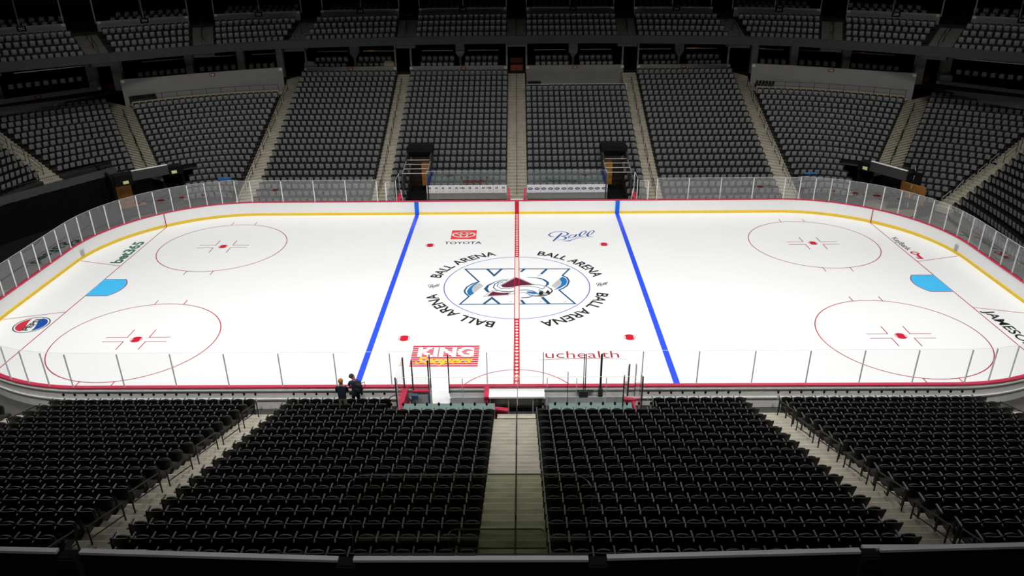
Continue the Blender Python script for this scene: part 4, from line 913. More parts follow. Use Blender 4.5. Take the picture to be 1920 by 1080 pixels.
# ------------------------------------------------------------------ far players' benches
def bench_area(s, nm, word):
    xa, xb = (0.8, 7.15)
    X = lambda x: s*x
    mb = MB(); mb.prism([(X(0.55), 13.3), (X(9.3), 13.3), (X(9.3), 15.0), (X(0.55), 15.0)], -0.1, 0.28); tag(mb.build(f'floor_bench_{nm}', M_BLACK), f'black rubber floor of the {nm} bench', kind='structure')
    o = empty('players_bench', (X(4.0), 14.3, 0.28)); tag(o, f'long black players bench behind the far boards, {nm} of the middle', 'bench')
    mb = MB(); mb.box(-3.1, 3.1, -0.2, 0.2, 0.40, 0.46); mb.build('seat', M_BLACK, o)
    for e in (-2.8, -1.0, 1.0, 2.8): mb = MB(); mb.box(e-0.04, e+0.04, -0.15, 0.15, 0, 0.40); mb.build('leg', M_RAIL, o)
    # back wall with advertising boards
    mb = MB(); mb.prism([(X(xa), 14.95), (X(xb), 14.95), (X(xb), 15.1), (X(xa), 15.1)], 0.2, 1.12); tag(mb.build(f'wall_bench_{nm}', mat('bench_wall_grey', (150, 150, 150), 0.6)), f'grey wall behind the {nm} bench', kind='structure')
    n = 6; edges_ = np.linspace(xa, xb, n+1)
    for i in range(n):
        o = empty('advertising_board', (X((edges_[i]+edges_[i+1])/2), 14.93, 1.12)); tag(o, f'white advertising board over the {nm} bench, {ordw(i+1)} from the middle gangway', 'advertising board', f'boards over the {nm} bench')
        h = (edges_[i+1]-edges_[i])/2-0.008
        mb = MB(); mb.box(-h, h, 0, 0.05, 0, 0.64); mb.build('panel', M_BOARD, o)
        mb = MB()
        if s < 0:
            for cx in (-0.27, 0.27):
                for e in (-0.055, 0.055): mb.box(cx+e-0.032, cx+e+0.032, -0.006, 0, 0.34, 0.50)
                mb.box(cx-0.12, cx+0.12, -0.006, 0, 0.16, 0.175)
            if i in (1, 3): mb.box(-0.05, 0.22, -0.006, 0, 0.40, 0.45)
            mb.build('printed_mark', M_INK, o)
        else:
            for cx in (-0.27, 0.27):
                P = [(cx+0.20*math.cos(a), -0.004, 0.33+0.10*math.sin(a)) for a in np.linspace(0, 2*PI, 24, endpoint=False)]; mb.poly(P[::-1])
            mb.build('oval_mark', mat('oval_blue', (40, 62, 130), 0.4), o)
            mb = MB()
            for cx in (-0.27, 0.27):
                for k_ in range(4): mb.box(cx-0.12+0.062*k_, cx-0.085+0.062*k_, -0.008, -0.004, 0.29, 0.37)
                mb.box(cx-0.13, cx+0.13, -0.008, -0.004, 0.32, 0.335)
            mb.build('oval_lettering', M_WHITE, o)
    for i in range(3):
        a, b = xa+(xb-xa)*i/3, xa+(xb-xa)*(i+1)/3
        p, q = ((X(a), 14.98), (X(b), 14.98)) if s > 0 else ((X(b), 14.98), (X(a), 14.98))
        glass_panel(p, q, 1.78, 2.9, f'teal tinted glass over the {nm} bench boards, {ordw(i+1)} from the middle gangway', 'bench glass panels', G_BENCH, post=False)
    mb = MB(); mb.box(X(0.62)-0.07, X(0.62)+0.07, 13.35, 13.6, BH, 1.95); mb.box(X(0.62)-0.07, X(0.62)+0.07, 13.6, 14.9, 0.28, 1.1)
    tag(mb.build('gate_post', M_CAP), f'red gate post {nm} of the far middle gangway', 'post')
    # tunnel beside the bench
    t = empty('bench_tunnel', (X(8.0), 15.0, 0.28)); tag(t, f'dark tunnel mouth with open roof frame beside the {nm} bench', 'tunnel')
    def P_(n_, mbx, m_): mbx.build(n_, m_, t)
    for e, nn in ((-0.98, 'a'), (0.98, 'b')):
        mb = MB(); mb.box(e-0.05, e+0.05, -0.1, 4.6, 0, 2.4); mb.box(e-0.05, e+0.05, 2.4, 4.6, 2.4, 3.15); P_('side_wall', mb, mat('tunnel_grey', (58, 58, 58), 0.7))
    mb = MB(); mb.box(-0.95, 0.95, 4.4, 4.6, 0, 3.2); P_('back_wall', mb, mat('tunnel_brown', (58, 42, 30), 0.7))
    mb = MB(); mb.box(-1.05, 1.05, 3.7, 4.8, 2.95, 3.55); mb.box(-1.05, 1.05, 3.4, 3.8, 3.2, 3.6); P_('roof_box', mb, M_BLACK)
    mb = MB()
    for yy in (0.0, 0.9, 1.8, 2.7): mb.tube([(-0.98, yy, 2.45+0.12*yy), (0.98, yy, 2.45+0.12*yy)], 0.03)
    for e in (-0.98, 0.98): mb.tube([(e, 0, 2.45), (e, 3.6, 2.9)], 0.03)
    P_('roof_frame', mb, M_STEEL)
    mb = MB(); mb.box(-0.95, 0.95, -1.2, 4.4, -0.02, 0.01); P_('floor_mat', mb, M_BLACK)
    mb = MB(); mb.box(-0.9 if s > 0 else 0.1, -0.1 if s > 0 else 0.9, 3.4, 4.3, 0.4, 2.2); P_('inner_door', mb, M_WOOD)
    mb = MB(); mb.tube([(s*0.8, -1.5, 0.1), (s*0.95, -1.5, 1.6)], 0.035); P_('pole', mb, M_WHITE)
    # end glass of the bench
    p, q = (X(9.25), 13.25), (X(9.25), 15.0)
    glass_panel(p, q, 0.9, 2.75, f'clear side glass at the outer end of the {nm} bench', 'bench side glass', pm=M_WHITE, posts=(1, 1), r=0.035)
    glass_panel((X(9.35), 13.18), (X(10.05), 13.18), BH, 2.6, f'clear gate glass with white post outside the {nm} bench', 'gate glass', pm=M_WHITE, posts=(0, 1) if s < 0 else (0, 1), r=0.045)
    mb = MB(); mb.prism([(X(9.0), 13.25), (X(9.3), 13.25), (X(9.25), 15.0), (X(9.05), 15.0)], BH-0.03, BH+0.05); mb.prism([(X(9.05), 13.3), (X(9.25), 13.3), (X(9.2), 15.0), (X(9.1), 15.0)], 0.0, BH-0.03)
    tag(mb.build('end_board', M_CAP), f'red capped board at the outer end of the {nm} bench', 'board')
bench_area(-1, 'left', 'a'); bench_area(1, 'right', 'b')
mb = MB(); mb.prism([(-0.55, 13.3), (0.55, 13.3), (0.55, 15.3), (-0.55, 15.3)], -0.1, 0.5); tag(mb.build('floor_gangway', M_BLACK), 'dark floor of the far middle gangway', kind='structure')
mb = MB(); mb.box(-0.5, 0.5, 13.28, 13.55, BH-0.1, BH+0.02); tag(mb.build('gangway_gate', M_WHITE), 'white gate top at the far middle gangway', 'gate')

# ------------------------------------------------------------------ corner vomitories and the left curtain
def vomitory(s, nm):
    p1, p2 = ((s*30.0, 14.45), (s*27.9, 16.2)) if s < 0 else ((s*29.45, 13.1), (s*27.9, 15.85))
    d = np.array(p2)-np.array(p1); L_ = np.linalg.norm(d); d = d/L_; n = np.array([-d[1], d[0]])
    if n[1] < 0: n = -n
    def q(u, v): return tuple(np.array(p1)+d*u+n*v)
    o = empty('tunnel_canopy', (0, 0, 0)); tag(o, f'black canopy with pale top edge over the {nm} corner tunnel', 'canopy')
    def pr(name, us, vs, z0, z1, m, lab=None):
        mb = MB(); mb.prism([q(us[0], vs[0]), q(us[1], vs[0]), q(us[1], vs[1]), q(us[0], vs[1])], z0, z1); g = mb.build(name, m, o)
        if lab: g['label'] = lab
    pr('front_panel', (0.0, L_), (0, 0.15), 2.45, 3.2, mat('canopy_charcoal', (66, 66, 66), 0.6))
    pr('top_edge', (0.0, L_), (-0.02, 0.17), 3.2, 3.25, M_POST, 'pale top edge')
    pr('side_wing', (L_, L_+1.1), (0, 1.1), 2.3, 3.0, M_BLACK)
    if s < 0: pr('side_wing', (-1.3, 0.0), (0, 1.1), 2.2, 3.0, M_BLACK)
    pr('roof_slab', (-1.25 if s < 0 else 0.0, L_+1.0), (0.15, 1.1), 2.75, 2.98, M_BLACK)
    lit = mat('exit_sign_glow', (205, 205, 150), 0.5, emit=0.25)
    
    if s < 0: pr('exit_sign', (-0.75, -0.35), (-0.05, 0.0), 2.32, 2.55, lit, 'pale lit exit sign')
    pr('exit_sign', (L_+0.2, L_+0.6), (-0.05, 0.0), 2.45, 2.68, lit, 'pale lit exit sign')
    t = empty('corner_tunnel', (0, 0, 0)); tag(t, f'corner tunnel passage with orange wooden floor under the {nm} canopy', 'tunnel')
    def pt(name, us, vs, z0, z1, m):
        mb = MB(); mb.prism([q(us[0], vs[0]), q(us[1], vs[0]), q(us[1], vs[1]), q(us[0], vs[1])], z0, z1); mb.build(name, m, t)
    pt('floor_boards', ((-1.2, 0.9) if s < 0 else (-0.9, 1.3)), (1.2, 9.0), -0.11, 0.02, M_WOOD)
    pt('mouth_floor', (-1.2, L_+1), (-1.0, 1.2), -0.11, 0.015, M_BLACK if s < 0 else mat('scuffed_floor', (120, 110, 98), 0.6))
    pt('dark_floor', ((0.9, L_+1) if s < 0 else (1.3, L_+1)), (1.2, 9.0), -0.11, 0.02, M_BLACK)
    pt('wood_wall', (-1.2, 0.15) if s < 0 else (-0.6, 1.5), (1.9, 2.0), 0.0, 2.1 if s < 0 else 1.75, M_WOOD); pt('dark_wall', (0.15, L_+1) if s < 0 else (1.5, L_+1), (1.9, 2.0), 0.0, 2.7, M_BLACK); pt('dark_wall', (-1.3, 0.15) if s < 0 else (0.0, 1.5), (2.02, 2.1), 0.0, 2.7, M_BLACK)
    pt('side_wall', (-1.5, -1.3), (0.3, 9.0) if s < 0 else (0.3, 2.0), -0.1, 2.9 if s < 0 else 0.8, M_BLACK); pt('side_wall', (L_+1.0, L_+1.2), (0.3, 9.0), -0.1, 2.9, M_BLACK); pt('end_wall', (-1.5, L_+1.2), (9, 9.2), -0.1, 2.9, M_BLACK)
vomitory(-1, 'left'); vomitory(1, 'right')
# stepped glass guard beside the right tunnel
ecr = [q for q in FAR if q.name == 'end corner right'][0]
for i in range(5):
    yy = np.linspace(10.3, 15.8, 6); a, b = (GX(yy[i])-0.35, yy[i]), (GX(yy[i+1])-0.35, yy[i+1]); z0 = -0.05+0.36*i
    glass_panel(a, b, z0+0.05, z0+1.35, f'clear stair guard glass right of the corner tunnel, {ordw(i+1)} up from the boards', 'stepped guard glass panels', G_RINK, posts=(0, 0), r=0.02)
# left platform curtain
CL = [(-31.9, 15.9), (-33.2, 13.7), (-34.7, 11.2), (-36.2, 8.6), (-37.6, 5.0), (-38.6, 0.0)]
CT = [(-32.1, 16.2), (-33.45, 14.0), (-34.95, 11.5), (-36.45, 8.9), (-37.85, 5.2), (-38.85, 0.0)]
o = empty('black_curtain', (0, 0, 0)); tag(o, 'tall black curtain hanging in front of the left end stand', 'curtain')
mb = MB()
for (a, b) in zip(CL[:-1], CL[1:]):
    n = 14
    for k in range(n):
        f = lambda t: (lerp(a, b, t)[0]+0.06*math.sin(t*n*2.2), lerp(a, b, t)[1]+0.05*math.cos(t*n*1.7))
        p, q = f(k/n), f((k+1)/n); mb.quad((*p, -0.1), (*q, -0.1), (*q, 2.65), (*p, 2.65))
mb.build('drape', mat('curtain_black', (15, 16, 17), 0.9, spec=0.1, var=0.3, scale=4), o)
mb = MB()
for i in range(5): mb.quad((*CL[i], 2.62), (*CL[i+1], 2.62), (*CT[i+1], 3.12), (*CT[i], 3.12))
mb.build('top_flap', mat('curtain_flap', (62, 64, 65), 0.85, spec=0.15, var=0.12), o)
for i in range(5):
    o = empty('front_rail', (*CT[i], 2.95)); tag(o, f'black picket railing above the curtain, {ordw(i+1)} out from the left tunnel', 'railing', 'picket railings above the curtain')
    L_ = lambda x, y, z: (x-CT[i][0], y-CT[i][1], z-2.95)
    mb = MB(); mb.tube([L_(*CT[i], 3.62), L_(*CT[i+1], 3.62)], 0.022); mb.tube([L_(*CT[i], 3.0), L_(*CT[i+1], 3.0)], 0.022); mb.build('top_bar', M_RAIL, o)
    mb = MB()
    for k in range(20): p = lerp(CT[i], CT[i+1], (k+0.5)/20); mb.tube([L_(*p, 2.95), L_(*p, 3.62)], 0.011, 4)
    mb.build('pickets', M_RAIL, o)
mb = MB(); mb.prism([(-29.9, 12.5), (-30.5, 9.5), (-30.9, 6), (-31, 0), (-45, 0), (-40, 12), (-34, 18), (-31, 16)], -0.115, -0.09); tag(mb.build('floor_left', M_BLACK), 'black matting on the floor behind the left end glass', kind='structure')
mb = MB(); mb.prism(CT+[(-48, 0), (-46, 8), (-41, 14), (-36.5, 17.2)], 2.2, 2.5); tag(mb.build('floor_platform_left', M_BLACK), 'dark platform in front of the left end stand', kind='structure')
for s, nm in ((-1, 'left'), (1, 'right')):                 # blue barrel seats hint: blue cover at the corner seats
    mb = MB(); cs_ = [q for q in FAR if q.name == 'corner '+nm][0]; p, q = cs_.P(4, 0.12), cs_.P(4, 0.30)
    mb.obox(p, q, 0.25, zfloor(4)+0.72, zfloor(4)+0.9); tag(mb.build('seat_cover', mat('cover_blue', (48, 110, 170), 0.6)), f'blue cover lying over two low seats in the {nm} corner', 'cover')

# ------------------------------------------------------------------ penalty boxes and timekeeper's table
M_TEAL = mat('teal_wall', (128, 152, 146), 0.5, spec=0.3, var=0.05); M_INB = mat('box_floor_grey', (190, 194, 194), 0.55, var=0.06)
for (xa, xb, nm) in ((-5.0, -0.95, 'left'), (1.42, 5.05, 'right')):
    mb = MB(); mb.box(xa, xb, -14.55, -13.28, -0.1, 0.10); tag(mb.build(f'floor_penalty_{nm}', M_INB), f'pale grey floor of the {nm} penalty box', kind='structure')
    mb = MB(); mb.box(xa, xb, -15.08, -14.5, -0.1, 1.02); tag(mb.build('penalty_box_bench', M_TEAL), f'teal grey bench wall at the back of the {nm} penalty box', 'bench')
    mb = MB(); mb.box(xa+(2.0 if xa < 0 else -0.1), xb, -13.40, -13.34, 0.1, 0.60); tag(mb.build('inner_board', M_INB), f'pale grey low board inside the {nm} penalty box, under the red cap', 'board')
    n = 3
    e = np.linspace(xa-0.1, xb+0.05, n+1)
    for i in range(n):
        glass_panel((e[i], -15.1), (e[i+1], -15.1), 1.02, 2.74, f'clear back glass of the {nm} penalty box, {ordw(i+1)} from its left end', 'penalty box back glass', G_NEAR, posts=(1, 0), r=0.014)
glass_panel((-0.9, -15.1), (0.05, -15.1), 1.3, 2.74, 'clear back glass behind the white table, left half', 'penalty box back glass', G_NEAR, posts=(0, 1), r=0.014)
glass_panel((0.05, -15.1), (1.32, -15.1), 1.3, 2.74, 'clear back glass behind the white table, right half', 'penalty box back glass', G_NEAR, posts=(0, 0), r=0.014)
for side, a, b, lab in (('left', (-5.12, -13.3), (-5.2, -15.0), 'left side of the left penalty box'), ('right', (4.95, -13.95), (4.6, -14.9), 'inner right side of the right penalty box'), ('right', (5.25, -13.95), (5.38, -15.0), 'outer right side of the right penalty box')):
    glass_panel(a, b, 1.02, 2.72, f'clear glass with dark posts, {lab}', 'penalty box side glass', G_NEAR, pm=M_DARKPOST, posts=(1, 1), r=0.03)
for x, y, z0, z1, r, lab in ((-4.68, -13.5, 1.0, 2.62, 0.028, 'left post of the open penalty door'), (-3.95, -13.5, 1.0, 2.62, 0.028, 'right post of the open penalty door'), (-3.9, -13.25, 1.05, 2.78, 0.022, 'left post of the door gap'), (-3.07, -13.25, 0.75, 2.78, 0.024, 'right post of the door gap'),
                             (3.05, -13.25, 0.7, 2.78, 0.018, 'left post of the right penalty door'), (3.13, -13.25, 0.7, 2.78, 0.02, 'twin post of the right penalty door'), (3.82, -13.27, 0.4, 2.78, 0.045, 'thick right post of the right penalty door'), (2.25, -14.4, 0.5, 2.55, 0.014, 'thin pole inside the right penalty box')):
    mb = MB(); mb.box(x-r, x+r, y-0.03, y+0.03, z0, z1)
    if r > 0.04: mb.box(x-0.1, x+0.1, y-0.12, y-0.03, 0.1, 1.0)
    tag(mb.build('door_post', M_DARKPOST), f'dark upright {lab}', 'post')
mb = MB(); mb.box(2.85, 3.25, -13.42, -13.24, 0.62, 0.9); mb.box(2.7, 3.5, -13.34, -13.24, 0.86, 0.92); tag(mb.build('door_latch', M_DARKPOST), 'dark latch box on the right penalty door', 'latch')
o = empty('penalty_door', (-4.3, -13.5, 0.1)); tag(o, 'open penalty box door with red cap folded behind the boards', 'door')
mb = MB(); mb.box(-0.40, 0.40, -0.05, 0.05, 0, 0.92); mb.build('door_leaf', M_INB, o); mb = MB(); mb.box(-0.41, 0.41, -0.10, 0.12, 0.92, 0.98); mb.build('door_cap', M_CAP, o)
glass_panel((-4.68, -13.5), (-3.95, -13.5), 1.1, 2.6, 'clear glass of the open penalty box door', 'penalty door glass', G_NEAR, post=False)
mb = MB(); mb.prism([(-5.15, -13.3), (-4.93, -13.3), (-5.0, -15.05), (-5.22, -15.05)], 0.3, 1.08); tag(mb.build('side_board', M_CAP), 'red capped side board at the left end of the left penalty box', 'board')
mb = MB(); mb.prism([(4.72, -14.15), (5.32, -14.15), (5.22, -13.95), (4.88, -13.95)], 0.80, 0.95); mb.box(5.16, 5.26, -15.0, -14.1, 0.5, 0.88); tag(mb.build('side_board', M_CAP), 'red capped side boards at the right end of the right penalty box', 'board')
mb = MB(); pts = [(-5.3+0.55*math.cos(a), -13.75, 0.55+0.45*math.sin(a)) for a in np.linspace(PI, 0, 12)]; mb.tube(pts, 0.025); tag(mb.build('hose', mat('hose_blue', (60, 90, 125), 0.5)), 'blue hose arching over the left penalty box corner', 'hose')
mb = MB(); mb.box(-4.72, -4.45, -13.85, -13.65, 0.75, 1.0); mb.tube([(-4.6, -13.75, 0.9), (-4.45, -14.0, 0.6), (-4.5, -14.2, 0.2)], 0.02); tag(mb.build('hose_box', mat('hose_blue', (60, 90, 125), 0.5)), 'small blue box beside the open penalty door', 'box')
mb = MB(); mb.box(-0.035, 0.035, -0.03, 0.03, 0, 0.8); mb.box(-3.98+3.95, -3.86+3.95, -0.05, 0.05, 0.1, 0.75); o = mb.build('door_jamb', mat('hose_blue', (60, 90, 125), 0.5)); o.location = (-3.97, -13.55, 0.1); tag(o, 'blue jamb beside the open ice gap', 'jamb')
o = empty('timekeeper_table', (0.02, -13.78, 0.1)); tag(o, 'white topped table of the timekeeper behind the near boards', 'table')
mb = MB(); mb.box(-1.26, 1.24, -0.32, 0.34, 0.90, 0.98); mb.build('table_top', mat('table_white', (250, 250, 250), 0.4, var=0.01), o)
for x in (-1.2, -0.38, 0.72, 1.16): mb = MB(); mb.box(x-0.03, x+0.03, -0.26, 0.26, 0, 0.90); mb.build('leg', M_STEEL, o)
mb = MB(); mb.box(-1.2, -0.38, 0.2, 0.26, 0.15, 0.9); mb.box(0.72, 1.16, 0.2, 0.26, 0.15, 0.9); mb.box(-0.38, 0.72, 0.26, 0.3, 0.1, 0.9); mb.build('modesty_panel', mat('panel_grey', (165, 168, 160), 0.6), o)
mb = MB(); mb.box(-0.95, 1.42, -15.0, -13.28, -0.1, 0.10); tag(mb.build('floor_timekeeper', mat('rubber_dark', (60, 62, 62), 0.8)), 'dark rubber floor by the white table', kind='structure')
mb = MB(); mb.box(-0.84, 0.83, -15.15, -14.75, -0.1, 0.62); mb.box(-0.84, 0.83, -15.2, -15.1, 0.62, 0.72); tag(mb.build('floor_step', M_NOSE), 'pale step edge at the foot of the near middle stairs', kind='structure')
mb = MB(); mb.box(-1.46, -1.24, -14.15, -13.3, BH-0.02, BH+0.05); mb.box(-1.44, -1.26, -14.1, -13.35, 0.1, BH-0.02); tag(mb.build('gate_board', M_CAP), 'red capped gate board left of the white table', 'board')
mb = MB(); mb.prism([(-1.3, -14.2), (-0.35, -14.4), (-0.37, -14.62), (-1.32, -14.42)], 0.62, 0.70); mb.prism([(-1.28, -14.25), (-0.37, -14.45), (-0.38, -14.5), (-1.28, -14.3)], 0.1, 0.62); tag(mb.build('low_gate', M_CAP), 'red topped low gate beside the foot of the middle stairs', 'gate')

# cup holders in front of the lowest near rows
def cup(x, y, z, lab, grp):
    o = empty('cup_holder', (x, y, z)); tag(o, lab, 'cup holder', grp)
    mb = MB(); mb.tube([(0, 0, 0), (0, 0, 0.10)], 0.05, 8); mb.build('cup', M_BLACK, o); mb = MB(); mb.tube([(0, -0.02, -0.35), (0, -0.02, 0.02)], 0.014, 5); mb.build('stem', M_POST, o)
for sn, xs in (('left', np.arange(-10.1, -5.7, 0.515)), ('right', np.arange(5.95, 10.1, 0.515)), ('outer left', np.arange(-20.6, -11.7, 0.515)), ('outer right', np.arange(11.8, 20.6, 0.515))):
    for i, x in enumerate(sorted(xs, key=abs)): cup(float(x), -13.62, zfloor(1)+0.62, f'black cup holder before the first {sn} row, {ordw(i+1)} out from the middle', 'cup holders before the lowest rows')
for sn, xs in (('left', np.arange(-5.4, -0.9, 0.515)), ('right', np.arange(1.15, 5.8, 0.515))):
    for i, x in enumerate(sorted(xs, key=abs)): cup(float(x), -15.2, zfloor(3)+0.50, f'black cup holder behind the {sn} penalty box, {ordw(i+1)} out from the stairs', 'cup holders behind the penalty boxes')

# ------------------------------------------------------------------ parapet in front of the camera
PY, PZ = -39.3, 16.55
SEG = [(-3.6, 0.10), (-2.62, 0.07), (-2.48, 0.065), (-0.92, 0.0), (-0.83, 0.0), (0.55, 0.0), (0.66, 0.01), (2.16, 0.06), (2.28, 0.07), (3.7, 0.12)]
o = None
for i, ((xa, ya), (xb, yb_)) in enumerate(((SEG[0], SEG[1]), (SEG[2], SEG[3]), (SEG[4], SEG[5]), (SEG[6], SEG[7]), (SEG[8], SEG[9]))):
    nm = ('far left', 'left', 'middle', 'right', 'far right')[i]
    a, b = (xa, PY+ya), (xb, PY+yb_)
    o = empty('parapet', (0, 0, 0)); tag(o, f'black parapet panel with pale metal cap, {nm} of the five along the front', 'parapet', None)
    mb = MB(); mb.obox(a, b, 0.026, PZ-1.15, PZ-0.012, 1); mb.build('panel', mat('parapet_black', (20, 21, 22), 0.35, spec=0.4, var=0.2), o)
    mb = MB(); mb.obox((a[0], a[1]-0.005), (b[0], b[1]-0.005), 0.034, PZ-0.012, PZ+0.006, 1); mb.build('cap', mat('cap_silver', (205, 207, 210), 0.35, metal=0.15), o)
for i, (x, y) in enumerate(((-2.55, 0.06), (-0.875, 0.0), (0.605, 0.0), (2.22, 0.06))):
    mb = MB(); mb.box(x-0.05, x+0.05, PY+y-0.02, PY+y+0.05, PZ-1.15, PZ-0.02); mb.box(x-0.055, x+0.055, PY+y-0.03, PY+y+0.055, PZ-0.1, PZ-0.03); tag(mb.build('parapet_post', M_BLACK), f'black box post in the parapet, {ordw(i+1)} from the left', 'post')
for x0, x1, y, lab in ((2.2, 2.75, 0.13, 'right'), (-2.42, -2.1, 0.10, 'left')):
    mb = MB(); mb.box(x0, x1, PY+y-0.02, PY+y+0.01, PZ-0.06, PZ-0.02); tag(mb.build('metal_ledge', mat('cap_silver', (205, 207, 210), 0.35, metal=0.15)), f'shiny metal ledge just beyond the {lab} parapet cap', 'ledge')
mb = MB(); mb.box(-8, 8, -44, -39.36, PZ-1.4, PZ-1.16); tag(mb.build('floor_balcony', M_BLACK), 'dark balcony floor behind the parapet', kind='structure')
def guard(x0, x1, z0, z1, r, y, lab):
    o = empty('guard_glass', ((x0+x1)/2, y, z0)); tag(o, lab, 'glass panel')
    cx = (x0+x1)/2; P = [(x0-cx, 0), (x1-cx, 0)]
    P += [(x1-cx-r+r*math.cos(a), z1-z0-r+r*math.sin(a)) for a in np.linspace(0, PI/2, 8)]+[(x0-cx+r+r*math.cos(a), z1-z0-r+r*math.sin(a)) for a in np.linspace(PI/2, PI, 8)]
    n = len(P); mb = MB(); mb.add([(p[0], 0, p[1]) for p in P]+[(p[0], 0.012, p[1]) for p in P], [tuple(range(n)), tuple(range(n, 2*n))[::-1]]); mb.build('pane', G_GREEN, o)
    mb = MB(); mb.add([(p[0], -0.001, p[1]) for p in P]+[(p[0], 0.013, p[1]) for p in P], [(i, (i+1) % n, n+(i+1) % n, n+i) for i in range(n)]); mb.build('polished_edge', mat('glass_edge', (70, 78, 72), 0.3), o)
guard(-0.845, 0.565, PZ-0.05, PZ+0.55, 0.13, PY+0.09, 'clear greenish guard glass with rounded corners over the parapet')
guard(-0.28, 0.31, PZ-0.05, PZ+0.10, 0.05, PY+0.14, 'small low glass plate with rounded corners behind the parapet cap')

# ------------------------------------------------------------------ two people at the near boards
def person(x, y, z, joints, edges_, mats_fn, mats, label, hair, rz=0.0, scl=(1, 1)):
    me = bpy.data.meshes.new('p'); me.from_pydata([j[0] for j in joints], edges_, [])
    o = bpy.data.objects.new('p', me); C.objects.link(o)
    sk = o.modifiers.new('s', 'SKIN'); sk.use_smooth_shade = True
    for v, j in zip(me.skin_vertices[0].data, joints):
        r = j[1]; v.radius = r if isinstance(r, tuple) else (r, r)
    me.skin_vertices[0].data[0].use_root = True
    o.modifiers.new('d', 'SUBSURF').levels = 2; o.modifiers['d'].render_levels = 2
    dg = bpy.context.evaluated_depsgraph_get(); m2 = bpy.data.meshes.new_from_object(o.evaluated_get(dg)); bpy.data.objects.remove(o)
    m2.name = 'person'; m2.materials.clear()
    for m in mats: m2.materials.append(m)
    for p in m2.polygons: p.material_index = mats_fn(p.center); p.use_smooth = True
    o = bpy.data.objects.new('person', m2); C.objects.link(o); o.location = (x, y, z); o.rotation_euler = (0, 0, rz)
    o.scale = (scl[0], scl[0], scl[1]); tag(o, label, 'person')
    hm, hv, hf = hair; mb = MB(); mb.add(hv, hf); mb.build('hair', hm, o, smooth=True)
    return o
def cap_mesh(c, rx, ry, rz_, tilt, cut=-0.15, n=16, m=9):    # hair cap over a head
    vs = []; fs = []
    for j in range(m):
        ph = PI/2-(PI/2-cut*PI/2*1.0)*j/(m-1)*1.0 if False else PI/2-j/(m-1)*(PI/2-math.asin(cut))
        for i in range(n):
            a = 2*PI*i/n; back = 0.28*max(0, -math.sin(a))*(j/(m-1))
            p2 = ph-back
            v = Vector((rx*math.cos(p2)*math.cos(a), ry*math.cos(p2)*math.sin(a), rz_*math.sin(p2))); v = Matrix.Rotation(tilt[0], 3, 'X') @ Matrix.Rotation(tilt[1], 3, 'Y') @ v
            vs.append(tuple(v+Vector(c)))
    for j in range(m-1):
        for i in range(n): fs.append((j*n+i, j*n+(i+1) % n, (j+1)*n+(i+1) % n, (j+1)*n+i))
    return vs, fs
def body(lean, head_dx, head_dy, head_z, hands, elbows, sh=0.20):
    J = []; E = []
    def j(p, r, par=None):
        J.append((p, r)); i = len(J)-1
        if par is not None: E.append((par, i))
        return i
    pel = j((0, 0, 0.95), (0.16, 0.115)); ch = j((0, lean*0.4, 1.16), (0.15, 0.11), pel); up_ = j((0, lean*0.8, 1.36), (0.175, 0.115), ch); nk = j((head_dx*0.25, lean+head_dy*0.2, 1.50), 0.062, up_)
    hd = j((head_dx*0.8, lean+head_dy*0.8, head_z-0.13), (0.092, 0.105), nk); ht = j((head_dx, lean+head_dy, head_z-0.05), (0.085, 0.095), hd)
    j((head_dx*1.05, lean+head_dy+0.115, head_z-0.15), 0.016, hd)
    for s in (-1, 1):
        j((head_dx*0.85+s*0.088, lean+head_dy*0.8, head_z-0.14), 0.018, hd)
        shd = j((s*sh, lean*0.8, 1.40), 0.068, up_); el = j(elbows[(s+1)//2], 0.05, shd); wr = j(hands[(s+1)//2], 0.034, el)
        d = Vector(hands[(s+1)//2])-Vector(elbows[(s+1)//2]); d.normalize(); pm = Vector(hands[(s+1)//2])+d*0.07; pa = j(tuple(pm), (0.038, 0.022), wr)
        side = d.cross(Vector((0, 0, 1)));
        side = side.normalized() if side.length > 0.1 else Vector((1, 0, 0))
        for f in range(4): t = pm+side*(-0.027+0.018*f)+d*(0.055+(0.02 if f in (1, 2) else 0)); k1 = j(tuple(t), 0.009, pa); j(tuple(t+d*0.03+Vector((0, 0, -0.02))), 0.008, k1)
        j(tuple(Vector(hands[(s+1)//2])+d*0.06+side*0.055*s), 0.011, wr)
        hp = j((s*0.09, 0, 0.86), 0.095, pel); kn = j((s*0.11, 0.02, 0.49), 0.062, hp); an = j((s*0.12, 0, 0.09), 0.042, kn); j((s*0.13, 0.16, 0.04), 0.038, an)
    return J, E
SK1 = mat('skin_fair', (214, 160, 132), 0.6, var=0.06); SK2 = mat('skin_dark', (112, 72, 58), 0.6, var=0.06)
SH1 = mat('shirt_navy', (24, 32, 52), 0.85, var=0.2, scale=12); SH2 = mat('jacket_navy', (26, 34, 58), 0.85, var=0.2, scale=12)
TR1 = mat('trousers_khaki', (130, 116, 92), 0.85, var=0.12, scale=12); TR2 = mat('trousers_black', (24, 24, 28), 0.85, var=0.2, scale=12)
SHOE = M_BLACK
J, E = body(0.03, 0.0, 0.02, 1.78, [(0.10, 0.30, 1.22), (-0.08, 0.32, 1.26)], [(-0.245, 0.10, 1.15), (0.25, 0.10, 1.17)])
def mf1(c):
    if c[2] < 0.12: return 3
    if c[2] < 0.93: return 2
    if c[2] > 1.475 or (c[1] > 0.26 and c[2] < 1.4): return 0
    return 1
person(-7.55, -14.92, zfloor(2), J, E, mf1, [SK1, SH1, TR1, SHOE], 'person in navy shirt and khaki trousers with ginger hair, arms folded, facing the rink', (mat('hair_ginger', (172, 112, 62), 0.7, var=0.2, scale=30), *cap_mesh((0, 0.04, 1.68), 0.106, 0.12, 0.118, (0, 0), -0.05)), scl=(1.02, 1.09))
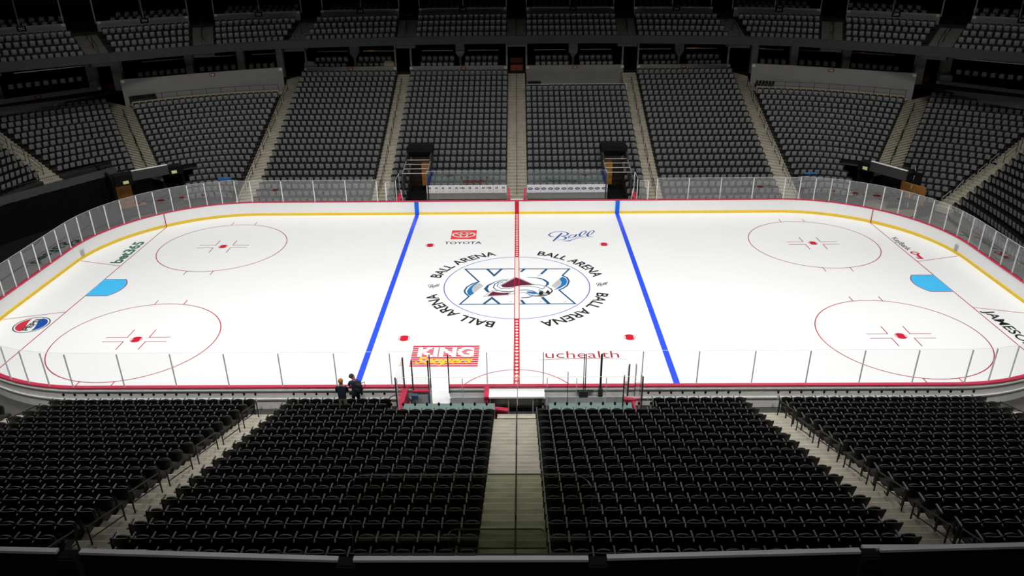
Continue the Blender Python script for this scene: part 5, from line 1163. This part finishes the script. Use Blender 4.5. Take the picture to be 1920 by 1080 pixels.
J, E = body(0.12, -0.15, 0.12, 1.68, [(-0.20, 0.30, 1.02), (-0.02, 0.02, 0.84)], [(-0.27, 0.14, 1.16), (0.20, -0.06, 1.12)], 0.215)
def mf2(c):
    if c[2] < 0.12: return 3
    if c[2] < 0.92 and abs(c[0]) < 0.18: return 2
    if (c[2] > 1.50 and c[0] < 0.06) or (c[2] < 0.98 and abs(c[0]) > 0.16): return 0
    return 1
person(-7.18, -14.05, zfloor(1), J, E, mf2, [SK2, SH2, TR2, SHOE], 'person in navy jacket and black trousers with dark hair, head bowed, wearing a backpack', (mat('hair_black', (40, 32, 30), 0.7, var=0.2, scale=30), *cap_mesh((-0.145, 0.235, 1.59), 0.108, 0.12, 0.118, (-0.4, -0.25), -0.05)), scl=(1.12, 1.06))
o = empty('backpack', (-6.98, -14.16, zfloor(1)+1.08), -0.45); tag(o, 'black backpack on the back of the person in the navy jacket', 'backpack')
def soft_box(w_, d_, h_, n=8):
    vs = []; fs = []
    for jz in range(7):
        t = jz/6; k = 1-0.35*abs(2*t-1)**4
        for i in range(16):
            a = 2*PI*i/16; c, s_ = math.cos(a), math.sin(a); e = 0.45
            vs.append((w_*k*abs(c)**e*(1 if c >= 0 else -1), d_*k*abs(s_)**e*(1 if s_ >= 0 else -1), h_*t))
    for jz in range(6):
        for i in range(16): fs.append((jz*16+i, jz*16+(i+1) % 16, jz*16+16+(i+1) % 16, jz*16+16+i))
    fs.append(tuple(range(16))[::-1]); fs.append(tuple(range(96, 112))); return vs, fs
mb = MB(); mb.add(*soft_box(0.17, 0.10, 0.46)); mb.build('main_pouch', mat('pack_black', (20, 20, 22), 0.8, var=0.2), o, smooth=True)
mb = MB(); v, f = soft_box(0.13, 0.05, 0.22); mb.add([(a, b-0.11, c+0.05) for a, b, c in v], f); mb.build('front_pocket', mat('pack_black', (20, 20, 22), 0.8, var=0.2), o, smooth=True)
for s in (-1, 1):
    mb = MB(); mb.tube([(s*0.11, 0.09, 0.08), (s*0.12, 0.30, 0.2), (s*0.12, 0.28, 0.42), (s*0.10, 0.10, 0.46)], 0.016); mb.build('shoulder_strap', MATS['pack_black'], o)
